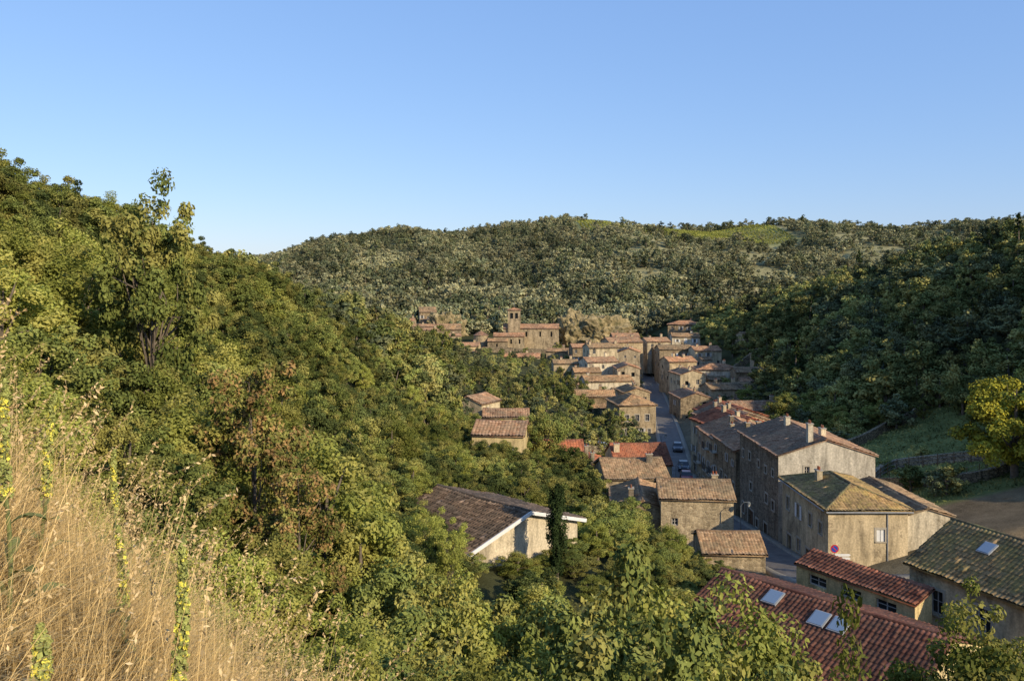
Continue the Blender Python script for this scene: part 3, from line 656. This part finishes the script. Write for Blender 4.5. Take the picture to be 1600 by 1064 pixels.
def scatter(name,pts,scl,rot,coll,idx):
    me=bpy.data.meshes.new(name); n=len(pts)
    me.vertices.add(n); me.vertices.foreach_set('co',np.asarray(pts,dtype=np.float32).ravel())
    for k,a in(('scl',scl),('rot',rot)):
        at=me.attributes.new(k,'FLOAT_VECTOR','POINT'); at.data.foreach_set('vector',np.asarray(a,dtype=np.float32).ravel())
    at=me.attributes.new('idx','INT','POINT'); at.data.foreach_set('value',np.asarray(idx,dtype=np.int32))
    o=link(bpy.data.objects.new(name,me))
    g=bpy.data.node_groups.new(name+'_scatter','GeometryNodeTree')
    g.interface.new_socket('Geometry',in_out='INPUT',socket_type='NodeSocketGeometry'); g.interface.new_socket('Geometry',in_out='OUTPUT',socket_type='NodeSocketGeometry')
    gi=g.nodes.new('NodeGroupInput');go=g.nodes.new('NodeGroupOutput')
    def na(nm,t):
        q=g.nodes.new('GeometryNodeInputNamedAttribute'); q.data_type=t; q.inputs['Name'].default_value=nm
        return next(s for s in q.outputs if s.enabled and s.name=='Attribute')
    ci=g.nodes.new('GeometryNodeCollectionInfo'); ci.inputs['Collection'].default_value=coll
    ci.inputs['Separate Children'].default_value=True; ci.inputs['Reset Children'].default_value=True
    ip=g.nodes.new('GeometryNodeInstanceOnPoints'); ip.inputs['Pick Instance'].default_value=True
    er=g.nodes.new('FunctionNodeEulerToRotation')
    g.links.new(gi.outputs[0],ip.inputs['Points']); g.links.new(ci.outputs[0],ip.inputs['Instance'])
    g.links.new(na('idx','INT'),ip.inputs['Instance Index']); g.links.new(na('rot','FLOAT_VECTOR'),er.inputs[0]); g.links.new(er.outputs[0],ip.inputs['Rotation'])
    g.links.new(na('scl','FLOAT_VECTOR'),ip.inputs['Scale']); g.links.new(ip.outputs[0],go.inputs[0])
    md=o.modifiers.new('scatter','NODES'); md.node_group=g; return o
def grid_pts(x0,x1,y0,y1,sp):
    a,b=np.meshgrid(np.arange(x0,x1,sp),np.arange(y0,y1,sp)); a=a.ravel()+RG.uniform(-.42,.42,a.size)*sp; b=b.ravel()+RG.uniform(-.42,.42,b.size)*sp
    return a,b
def clear(X,Y,pad=1.5,sd=5.5):
    k=np.ones(len(X),bool)
    for x,y,r in HS: k&=np.hypot(X-x,Y-y)>r*.8+pad
    D,_=polydist(X,Y,ST); return k&(D>sd)
def do(name,X,Y,hgt,coll,n,base,wfac=None,p=None,idx=None):
    k=len(X); s=hgt/base; w=s*RG.uniform(.85,1.25,k) if wfac is None else s*wfac
    Z=H(X,Y)-.15
    rot=np.stack([RG.normal(0,.05,k),RG.normal(0,.05,k),RG.uniform(0,6.28,k)],1)
    idx=RG.choice(n,k,p=p) if idx is None else idx
    return scatter(name,np.stack([X,Y,Z],1),np.stack([w,w,s],1),rot,coll,idx)
xb=lambda Y: np.interp(Y,[9,15,25,40,55,70,100,150,220,260,300,330],[-4,-2.5,-2,-7,-11,-9,-7,-10,-15,-32,-44,-66])
X,Y=grid_pts(-95,6,9.5,112,3.4); k=(X<xb(Y))&(X>-.8*Y-12)&clear(X,Y,.5); X,Y=X[k],Y[k]
hg=np.clip(2.0+.15*(Y-9),1.8,6.0)*RG.uniform(.62,1.15,len(X))
pr=RG.random(len(X)); dk=np.clip((Y-38)/45,0,.75)
idx=np.where(pr<dk,RG.choice([2,4,5,5],len(X)),RG.choice([0,1,0,3,2],len(X)))
do('hillside_woodland',X,Y,hg,c_near,6,7.0,idx=idx)
X,Y=grid_pts(-190,6,110,345,4.2); k=(X<xb(Y))&(X>-.75*Y-15)&clear(X,Y,1); X,Y=X[k],Y[k]
do('wooded_slope',X,Y,RG.uniform(4.5,8,len(X))*np.interp(Y,[110,220,300],[1,.8,.6]),c_mid,6,8.0)
X,Y=grid_pts(46,300,62,345,4.4); k=(X>xR(Y)+np.interp(Y,[60,110,140,170,200,250],[0,2,-6,-6,4,8]))&(X<.78*Y+25)&clear(X,Y,1); X,Y=X[k],Y[k]
do('wooded_slope',X,Y,RG.uniform(3.6,9.4,len(X)),c_right,4,8.0,p=[.2,.42,.35,.03])
X,Y=grid_pts(-30,80,118,320,4.4); k=clear(X,Y,.4,4.8)&(X<xR(Y)+5)&(X>xb(Y)-2)&(RG.random(len(X))<.85)&~((X>-34)&(X<30)&(Y>266)&(RG.random(len(X))<.85)); X,Y=X[k],Y[k]
do('village_trees',X,Y,RG.uniform(2.0,5.4,len(X))*np.interp(Y,[120,180,260],[1.1,.95,.6]),c_mid,6,8.0)
X,Y=grid_pts(-9,17,31,66,2.3); k=clear(X,Y,.3,4.6); X,Y=X[k],Y[k]
fr=np.where((X>-4)&(X<8)&(Y>43)&(Y<57),.55,1.0)
do('valley_thicket',X,Y,RG.uniform(2.0,3.9,len(X))*np.interp(X,[8,16],[1,.6])*fr,c_near,6,7.0,np.full(len(X),1.35)/fr**.5)
X,Y=grid_pts(-12,12,64,120,3.4); k=clear(X,Y,.3); X,Y=X[k],Y[k]
do('valley_thicket',X,Y,RG.uniform(2.4,4.6,len(X)),c_near,6,7.0,np.full(len(X),1.25),p=[.1,.1,.25,.1,.2,.25])
X,Y=grid_pts(-420,620,318,790,6.4)
k=(np.abs(X)<.72*Y+20)&clear(X,Y,0); nzv=np.sin(X*.06+Y*.043)*np.sin(Y*.071-X*.03)
k&=~((nzv>.12)&(X>60)&(RG.random(len(X))<.72)); k&=~((X>48)&(X<215)&(Y>585)&(Y<690)&(RG.random(len(X))<.95))
k&=~((X<60)&(X>-30)&(Y<322))
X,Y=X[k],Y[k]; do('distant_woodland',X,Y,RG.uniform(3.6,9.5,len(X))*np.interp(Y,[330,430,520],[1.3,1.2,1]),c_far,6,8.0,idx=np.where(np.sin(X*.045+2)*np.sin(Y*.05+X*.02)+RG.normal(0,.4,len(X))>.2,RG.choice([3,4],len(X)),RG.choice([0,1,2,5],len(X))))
n=60; X=RG.uniform(14,46,n);Y=RG.uniform(281,303,n); do('rock_shrubs',X,Y,RG.uniform(2.2,4.4,n),c_mid,6,8.0)
X,Y=grid_pts(38,70,70,150,3.6); k=clear(X,Y,.3)&((RG.random(len(X))<.08)|((Y>126)&(RG.random(len(X))<.7))|((X>60)&(RG.random(len(X))<.8))|((Y<80)&(X>50))); X,Y=X[k],Y[k]
do('garden_shrubs',X,Y,RG.uniform(1.2,4.0,len(X)),c_mid,6,8.0,RG.uniform(1,1.4,len(X)),p=[.3,.2,.2,.2,.05,.05])
rows=[]
for xr in np.arange(54,212,2.6):
    n=550; yv=RG.uniform(592,684,n); xv=xr+RG.normal(0,.35,n); P=np.stack([xv,yv,H(xv,yv)+RG.uniform(.2,1.5,n)],1); rows.append(P)
P=np.concatenate(rows); Vv,Qv=leaves(P,RG.normal(size=(len(P),3))+np.array([0,-.4,.6]),.8,.7)
link(bpy.data.objects.new('vineyard',mesh_quads('vineyard',Vv,Qv,mats=[L_bright],fattr={'lc':RG.random(len(Qv))})))
n=9000; X=RG.uniform(38,64,n); Y=RG.uniform(78,128,n); k=clear(X,Y,.1); X,Y=X[k],Y[k]
P=np.stack([X,Y,H(X,Y)+RG.uniform(.03,.22,len(X))],1); Vv,Qv=leaves(P,RG.normal(size=(len(P),3))+np.array([0,-.5,.5]),.42,.35)
link(bpy.data.objects.new('meadow_grass',mesh_quads('meadow_grass',Vv,Qv,mats=[L_slope],fattr={'lc':RG.random(len(Qv))})))

def tree(name,key,x,y,ztop,wf=1.0,base=7.0,me=None):
    z=h(x,y)-.1; s=(ztop-z)/base
    o=bpy.data.objects.new(name,me or NM[key]); o.location=(x,y,z); o.scale=(s*wf,s*wf,s); o.rotation_euler=(0,0,random.uniform(0,6.28)); return link(o)
for a in [('walnut_tree','s1',-16.2,36,35.9,.62),('rust_leaved_tree','r1',-9.6,30,28.6,.8),('rust_leaved_tree','r1',-7.4,28,25.0,.8),
 ('broadleaf_tree','m1',-15,170,15,1),('broadleaf_tree','b1',-7.5,87,13.9,1.1),('broadleaf_tree','m2',3.9,106,14.6,1.0),('broadleaf_tree','d1',0,200,10.4,1.2),('broadleaf_tree','m1',-5.3,190,8.7,1),
 ('broadleaf_tree','m1',7,97,11.2,1.1),('broadleaf_tree','d1',-7,77,13.4,1.1),('broadleaf_tree','m2',3.4,76,13.0,1.2),('broadleaf_tree','d1',7.4,80,11.6,1.1),('broadleaf_tree','m1',9.2,73,10.6,1.0),('broadleaf_tree','m1',8.5,88,10.4,1.2),
 ('broadleaf_tree','d1',-3,88,12.8,1.3),('broadleaf_tree','m2',1.5,90,12.0,1.2),('broadleaf_tree','b1',-4.4,96,11.2,1.1),('broadleaf_tree','m1',-2,82,12.4,1.2),
 ('broadleaf_tree','m1',-9.5,150,12,1.1),('broadleaf_tree','m2',-9,118,13,1.2),('broadleaf_tree','m1',-3,118,9.6,1.4),('broadleaf_tree','m1',7,140,6.5,1.2),('broadleaf_tree','d1',9,150,6,1.2),('broadleaf_tree','m1',3,130,8,1.2),
 ('broadleaf_tree','m1',8,64,12.0,1.1),('broadleaf_tree','d1',11,62,11.4,1.1),('broadleaf_tree','m2',6.6,51,12.4,.9),
 ('young_tree','e2',-3.4,43,18.2,.8),('young_tree','e2',-5.0,46,17.6,.9),('broadleaf_tree','b2',-5.8,31,22.0,1.0),('broadleaf_tree','b1',-8,34,23.6,1.0),('broadleaf_tree','m1',-3.8,28,20.8,.85),('broadleaf_tree','b2',-1.6,27,20.2,.8),('broadleaf_tree','m1',.6,28,19.6,.75),
 ('broadleaf_tree','m2',2.6,24,20.9,.75),('elder_tree','e1',2.8,18.0,24.6,.6),('broadleaf_tree','b2',5.0,25,21.1,.75),('broadleaf_tree','b1',7.6,27,19.8,.75),('elder_tree','e1',4.4,18.5,22.6,.8),
 ('elder_tree','e1',1.6,14.5,24.0,.9),('elder_tree','e2',0,14.5,24.1,.9),('elder_tree','e1',-1.7,14,24.6,.9),('elder_tree','e2',-2.5,11.5,25.5,.9),('elder_tree','e2',3.6,13.5,23.6,.8),('broadleaf_tree','m1',6.6,21,19.9,.8),
 ('broadleaf_tree','b1',16.6,29,18.2,.75),('elder_tree','e2',18.9,31.0,18.6,.7),('broadleaf_tree','m1',13.2,27,16.0,.9),('broadleaf_tree','m1',9.6,25,16.4,1.0),('elder_tree','e2',2.65,7.2,27.4,.42),('elder_tree','e2',-.6,9,26.1,.8),('elder_tree','e1',.8,8.8,25.4,.8),
 ('yellow_leaved_tree','y1',51.5,82,22.0,1.0),('broadleaf_tree','m1',60,92,21,1.1),('broadleaf_tree','m1',48,140,12.0,1.3),('broadleaf_tree','d1',43,128,10.0,1.1),('broadleaf_tree','m1',54,142,12.5,1.2),('broadleaf_tree','m2',60,134,14,1),
 ('broadleaf_tree','d1',70,118,19,1.2),('fruit_tree','m1',52,128,11.5,1.5),('fruit_tree','m2',62,108,13.6,1.2),('fruit_tree','d1',66,112,16,1.2),('fruit_tree','m2',47,124,9.5,1.4),('broadleaf_tree','m1',64,100,17,1.2),
 ('broadleaf_tree','d1',57,77,17,1.1),('fruit_tree','m2',57,124,12.8,1.2)]:
    tree(*a)
tree('cypress_tree',None,2.9,51.6,17.3,1.0,7,cyp)
tree('blue_spruce',None,64,138,17.2,1,7,blue)
for x,y,z in((92,128,40),(84,122,35),(88,118,38),(60,184,19),(63,176,20),(95,150,44)): tree('spruce_tree',None,x,y,z,1.1,12,con)

# ------------------------------------------------------------------ foreground grass
def straw(name,c1,c2):
    m,nt=newmat(name); at=N(nt,'ShaderNodeAttribute',attribute_name='lc')
    out(nt,N(nt,'ShaderNodeBsdfDiffuse',{'Color':mixc(nt,at.outputs['Fac'],c1,c2)}).outputs[0]); return m
M_straw=straw('dry_straw',(.31,.20,.075),(.85,.63,.30)); M_head=straw('seed_head',(.36,.25,.11),(.75,.56,.30)); M_gg=straw('green_grass',(.11,.13,.03),(.30,.31,.09))
def blades(X,Y,Lh,wid,lean,seg=5,az=None,bias=.5):
    n=len(X); Z=H(X,Y); P0=np.stack([X,Y,Z-.03],1); lean=np.minimum(lean,.95+.1*RG.random(n))
    if az is None: az=RG.uniform(0,6.28,n)
    ld=np.stack([np.cos(az)*.62+bias*.8,np.sin(az)*.62-.08],1)*lean[:,None]
    t=np.linspace(0,1,seg+1); 
    C=P0[:,None,:]+np.zeros((n,seg+1,3))
    C[:,:,2]+=Lh[:,None]*(t-.46*lean[:,None]*t**2.2); C[:,:,0]+=ld[:,0:1]*Lh[:,None]*t**1.7*.8; C[:,:,1]+=ld[:,1:2]*Lh[:,None]*t**1.7*.8
    a2=RG.uniform(0,3.14,n); sd=np.stack([np.cos(a2),np.sin(a2),np.zeros(n)],1)[:,None,:]
    w=(wid[:,None]*(1-.8*t))[:,:,None]/2
    V=np.stack([C-sd*w,C+sd*w],2).reshape(-1,3)
    base=(np.arange(n)*(seg+1)*2)[:,None]+np.arange(seg)[None,:]*2; base=base.ravel()
    Q=np.stack([base,base+1,base+3,base+2],1)
    lc=np.clip(np.repeat(RG.random(n),seg)*.75+np.tile(np.linspace(-.25,.35,seg),n),0,1)
    return V,Q,lc,C[:,-1],C[:,-1]-C[:,-2]
inr=lambda X,Y:(X<-.205*Y+.1)&(X>-.8*Y-1.6)&(np.hypot(X,Y)>1.6)
nt_=4200; TX=RG.uniform(-8,.5,nt_); TY=.9+7.4*RG.random(nt_); k=inr(TX,TY); TX,TY=TX[k],TY[k]
per=RG.integers(20,76,len(TX)); ti=np.repeat(np.arange(len(TX)),per); n=len(ti)
az=RG.uniform(0,6.28,n); rr=np.abs(RG.normal(0,.07,n)); tl=RG.uniform(.3,.85,len(TX)); tlean=RG.uniform(.5,1.5,len(TX))
V1,Q1,l1,_,_=blades(TX[ti]+np.cos(az)*rr,TY[ti]+np.sin(az)*rr,tl[ti]*RG.uniform(.6,1.15,n),RG.uniform(.0024,.0056,n),tlean[ti]*RG.uniform(.5,1.3,n),6,az,.5)
Xs=RG.uniform(-8,.5,5200); Ys=1.6+6.4*RG.random(5200); k=inr(Xs,Ys); Xs,Ys=Xs[k],Ys[k]; n=len(Xs)
V2,Q2,l2,T2,D2=blades(Xs,Ys,RG.uniform(.7,1.35,n),RG.uniform(.0026,.0046,n),RG.uniform(.12,.7,n),8)
D2=D2/np.linalg.norm(D2,axis=1)[:,None]
hn=16; hp=(T2[:,None,:]-D2[:,None,:]*np.linspace(-.01,.13,hn)[None,:,None]+RG.normal(0,.0038,(n,hn,3))).reshape(-1,3)
Vh,Qh=leaves(hp,RG.normal(size=(len(hp),3)),.018,.4)
V=np.concatenate([V1,V2,Vh]); Q=np.concatenate([Q1,Q2+len(V1),Qh+len(V1)+len(V2)])
mi=np.concatenate([np.zeros(len(Q1)+len(Q2)),np.ones(len(Qh))]); lc=np.concatenate([l1,np.clip(l2+.2,0,1),RG.random(len(Qh))])
link(bpy.data.objects.new('dry_grass',mesh_quads('dry_grass',V,Q,mi,[M_straw,M_head],{'lc':lc})))
X=RG.uniform(-9,1.5,26000); Y=1.0+8*RG.random(26000); k=(X<-.1*Y+.6)&(X>-.8*Y-1.2)&(np.hypot(X,Y)>1.5)&(RG.random(len(X))<.12+.85*np.clip((X+.27*Y)/.8,0,1)+.4*(Y<2.6)); X,Y=X[k],Y[k]; n=len(X)
V1,Q1,l1,_,_=blades(X,Y,RG.uniform(.12,.4,n),RG.uniform(.004,.009,n),RG.uniform(.4,1.3,n),4)
link(bpy.data.objects.new('green_grass',mesh_quads('green_grass',V1,Q1,np.zeros(len(Q1)),[M_gg],{'lc':l1})))

# mullein plants
M_mst=simple('mullein_stem',(.16,.18,.06),.8,.2,20); M_mfl=simple('mullein_flower',(.80,.70,.10),.7,.15,30); M_mbud=simple('mullein_bud',(.32,.34,.10),.8,.3,40)
M_mlf=leafmat('mullein_leaf',(.14,.17,.065),(.30,.32,.13),.2,2.0)
def mullein(x,y,ztop,spike=.5,leavesn=14,seed=0,lf=.22,leanx=.03):
    rng=np.random.default_rng(seed); z=h(x,y); Hh=ztop-z; p=empty('mullein_plant',(x,y,z)); spike=min(spike,Hh*.7)
    xcf=lambda zz: leanx*(zz/Hh)**1.5+.008*np.sin(zz*9+seed)
    b=B(); zs=np.linspace(-.05,Hh,9); b.tube([(float(xcf(max(q,0))),0,float(q)) for q in zs],[.011-.0007*i for i in range(9)],M_mst,7); b.obj('stem',p)
    n=int(700*spike/.5); t=rng.random(n)**.85; zz=Hh-t*spike; ph=rng.uniform(0,6.28,n)
    bump=.75+.45*np.clip(np.sin(zz*75+2*np.sin(ph+seed))+.2*rng.normal(size=n),-1,1)**2
    r=.005+.018*np.sqrt(t)*bump
    P=np.stack([xcf(zz)+np.cos(ph)*r,np.sin(ph)*r,zz],1); Nn=np.stack([np.cos(ph),np.sin(ph),.4*np.ones(n)],1)
    Va,Qa=leaves(P,Nn+rng.normal(size=(n,3))*.6,.017,.8,rng); Va2,Qa2=leaves(P,rng.normal(size=(n,3)),.013,.8,rng)
    k=(rng.random(n)<.5)*(t>.1)*(np.sin(zz*43+seed+ph)>-.2)
    V=np.concatenate([Va,Va2]);Q=np.concatenate([Qa,Qa2+len(Va)]); mi=np.concatenate([k,k*0])
    link(bpy.data.objects.new('flower_spike',mesh_quads('flower_spike',V,Q,mi,[M_mbud,M_mfl])),p)
    Vs=[];Qs=[];nv=0;ls=[]
    for i in range(leavesn):
        a=i*2.4+rng.uniform(-.3,.3); f=i/leavesn; z0=Hh*.6*f; L=lf*(1-.5*f)*rng.uniform(.8,1.15); w=L*.2
        seg=8; pts=[]; droop=rng.uniform(.4,.9)
        for j in range(seg+1):
            s=j/seg; rr=L*s; zc=z0+L*(.85*s-droop*s*s)+.02; ww=w*math.sin(math.pi*min(.98,s*.92+.06))**.8
            for sd,fz in((-1,.35),(0,0),(1,.35)):
                pts.append((math.cos(a)*rr-math.sin(a)*ww*sd+leanx*f*.3,math.sin(a)*rr+math.cos(a)*ww*sd,zc+abs(sd)*ww*fz+rng.normal()*.003))
        for j in range(seg):
            for c in range(2): Qs.append((nv+j*3+c,nv+j*3+c+1,nv+(j+1)*3+c+1,nv+(j+1)*3+c)); ls.append(rng.random()*.4+.3)
        Vs+=pts; nv+=len(pts)
    link(bpy.data.objects.new('leaves',mesh_quads('leaves',Vs,Qs,np.zeros(len(Qs)),[M_mlf],{'lc':ls},smooth=True)),p)
mullein(-1.11,2.6,29.2,.5,8,1,.17,.05); mullein(-1.66,3.45,28.98,.36,8,2,.18,-.04); mullein(-2.25,3.8,29.5,.5,8,3,.18,.08); mullein(-1.88,3.0,29.66,.45,10,4,.2,-.03)
mullein(-1.25,2.1,29.12,.2,20,5,.26,.02); mullein(-.98,2.5,28.75,.1,14,6,.2,.0); mullein(-2.5,5,29.0,.4,8,7,.2,.02); mullein(-1.36,2.3,29.0,.12,18,8,.28,.02)
X,Y=grid_pts(-16,9,5.6,15,1.1); k=(X<.30*Y+.5)&(X>-.8*Y-3)&((Y>7.8+.12*X)|(X>-.155*Y)); X,Y=X[k],Y[k]
do('scrub',X,Y,RG.uniform(.7,1.5,len(X))*np.where(Y>8,1.2,.75),c_near,6,7.0,np.full(len(X),1.1),p=[.25,.3,.15,.2,.1,0])

# ------------------------------------------------------------------ cars, lamps, signs
M_tyre=simple('tyre',(.02,.02,.02),.9,.1); M_chr=simple('wheel_rim',(.4,.4,.42),.4,.1)
def car(x,y,z,ang,colr,name='parked_car'):
    m,nt=newmat('car_paint'); princ(nt,colr,.25,spec=.6); p=empty(name,(x,y,z),math.radians(ang)); b=B()
    prof=[(-2.0,.35),(-2.05,.7),(-1.9,.9),(-1.1,.98),(-.5,1.42),(.7,1.45),(1.35,1.0),(1.95,.9),(2.05,.6),(2.0,.35)]
    wd=[.78,.82,.8,.78,.62,.62,.76,.8,.82,.78]
    for s in(-1,1): b.poly([(px,s*w,pz) for (px,pz),w in zip(prof,wd)],m)
    for i in range(len(prof)):
        j=(i+1)%len(prof); b.poly([(prof[i][0],-wd[i],prof[i][1]),(prof[i][0],wd[i],prof[i][1]),(prof[j][0],wd[j],prof[j][1]),(prof[j][0],-wd[j],prof[j][1])],M_glass if i in(3,5) else m)
    b.obj('body',p); g=B()
    for s in(-1,1):
        g.poly([(-.95,s*.79,1.0),(.05,s*.79,1.0),(.05,s*.655,1.38),(-.5,s*.655,1.38)],M_glass); g.poly([(.12,s*.79,1.0),(1.15,s*.79,1.02),(.66,s*.66,1.38),(.12,s*.655,1.38)],M_glass)
    g.obj('side_windows',p); w=B()
    for sx in(-1.25,1.25):
        for s in(-1,1): w.tube([(sx,s*.62,.32),(sx,s*.84,.32)],[.32,.32],M_tyre,16); w.tube([(sx,s*.84,.32),(sx,s*.86,.32)],[.19,.18],M_chr,12)
    w.obj('wheels',p); l=B()
    for s in(-1,1): l.box((-2.04,s*.6,.74),(.03,.14,.07),M_white); l.box((2.04,s*.62,.74),(.03,.12,.08),T_red)
    l.obj('lights',p)
car(27.0,126,1.38,80,(.03,.04,.06)); car(25.6,117.5,1.72,82,(.35,.02,.02)); car(29.6,143,.98,80,(.12,.12,.13))
for x,y,c in((12.6,136,(.03,.06,.14)),(15.2,137,(.35,.38,.42)),(17.6,138,(.03,.05,.08))): car(x,y,h(x,y)+.02,75,c)
M_pole=simple('painted_steel',(.12,.13,.13),.5,.1)
M_lamp,nt=newmat('lamp_glass'); princ(nt,(.6,.6,.55),.2,spec=.5)
def lamp(x,y,z,a,Hh=4.2):
    p=empty('street_lamp',(x,y,z),a); b=B(); b.tube([(0,0,0),(0,0,.5),(0,0,Hh)],[.09,.06,.04],M_pole,8); b.tube([(0,0,Hh),(.3,0,Hh+.35),(.8,0,Hh+.35)],[.035,.03,.03],M_pole,6); b.obj('post',p)
    c=B(); c.tube([(.8,0,Hh+.38),(.8,0,Hh+.3),(.8,0,Hh+.12)],[.06,.17,.2],M_pole,10); c.tube([(.8,0,Hh+.11),(.8,0,Hh-.08)],[.17,.08],M_lamp,10); c.obj('lantern',p)
lamp(21.3,74.5,5.5,0.2); lamp(21.3,104,2.7,0.0); lamp(24.6,132,1.3,0.2); lamp(35.0,205,.9,0)
M_blue,nt=newmat('sign_blue'); princ(nt,(.02,.07,.35),.4); M_sred,nt=newmat('sign_red'); princ(nt,(.5,.02,.02),.4)
p=empty('no_parking_sign',(25.75,63.9,6.75)); b=B()
b.tube([(0,0,0),(0,0,2.75)],[.035,.035],M_zinc,8); b.obj('post',p)
b=B()
def disc(b,r,yy,m,c=2.45,k=28): b.poly([(r*math.cos(2*math.pi*i/k),yy,c+r*math.sin(2*math.pi*i/k)) for i in range(k)],m)
b.tube([(0,-.04,2.45),(0,-.06,2.45)],[.33,.33],M_sred,28); disc(b,.25,-.066,M_blue)
b.box((0,-.070,2.45),(.25,.002,.035),M_sred,(.707,0,-.707),(0,1,0),(.707,0,.707)); b.obj('disc',p)
p=empty('direction_sign',(26.0,63.6,6.75)); b=B()
for i,(zz,wd_) in enumerate(((2.05,.75),(1.78,.75))):
    x0=-.35; b.poly([(x0,-.05,zz-.1),(x0+2*wd_*.75,-.05,zz-.1),(x0+2*wd_*.75+.14,-.05,zz),(x0+2*wd_*.75,-.05,zz+.1),(x0,-.05,zz+.1)],M_white)
b.box((.2,0,1.08),(.03,.03,1.08),M_zinc); b.obj('panel',p)
for x,y in((21.6,77.5),(21.5,80.2)):
    z=float(np.interp(y,ST[:,1][4:],ST[:,2][4:])); p=empty('flower_planter',(x,y,z+.14)); b=B(); b.tube([(0,0,0),(0,0,.45)],[.28,.36],T_red,12); b.obj('pot',p)
    n=260; P=np.stack([RG.normal(0,.2,n),RG.normal(0,.2,n),.6+RG.normal(0,.14,n)],1); Va,Qa=leaves(P,RG.normal(size=(n,3)),.13,.8)
    link(bpy.data.objects.new('flowers',mesh_quads('flowers',Va,Qa,(RG.random(n)<.5),[L_mid,M_sred],{'lc':RG.random(n)})),p)

# ------------------------------------------------------------------ light, sky, camera
el=math.radians(25); az=math.radians(137)
sv=Vector((math.sin(az)*math.cos(el),math.cos(az)*math.cos(el),math.sin(el)))
sd=bpy.data.lights.new('sun','SUN'); sd.energy=5.0; sd.angle=math.radians(.53); sd.color=(1,.84,.60)
so=link(bpy.data.objects.new('sun',sd)); so.rotation_euler=sv.to_track_quat('Z','Y').to_euler(); so.location=(60,-40,80)
w=bpy.data.worlds.new('World'); scene.world=w; w.use_nodes=True; nt=w.node_tree; nt.nodes.clear()
sk=N(nt,'ShaderNodeTexSky',sky_type='NISHITA',sun_disc=False,sun_elevation=el,sun_rotation=az,altitude=300,air_density=1.3,dust_density=.5,ozone_density=2.0)
col=mixc(nt,.5,sk.outputs[0],(1.55,3.1,7.0))
bg=N(nt,'ShaderNodeBackground',{'Color':col,'Strength':.15}); o=nt.nodes.new('ShaderNodeOutputWorld'); nt.links.new(bg.outputs[0],o.inputs[0])
cd=bpy.data.cameras.new('camera'); cam=link(bpy.data.objects.new('camera',cd))
cam.location=(0,0,30); cam.rotation_euler=(math.radians(90),0,0)
cd.lens=28.125; cd.sensor_width=36; cd.shift_y=-(532-450)/1600; cd.clip_end=8000; cd.clip_start=.05
scene.camera=cam
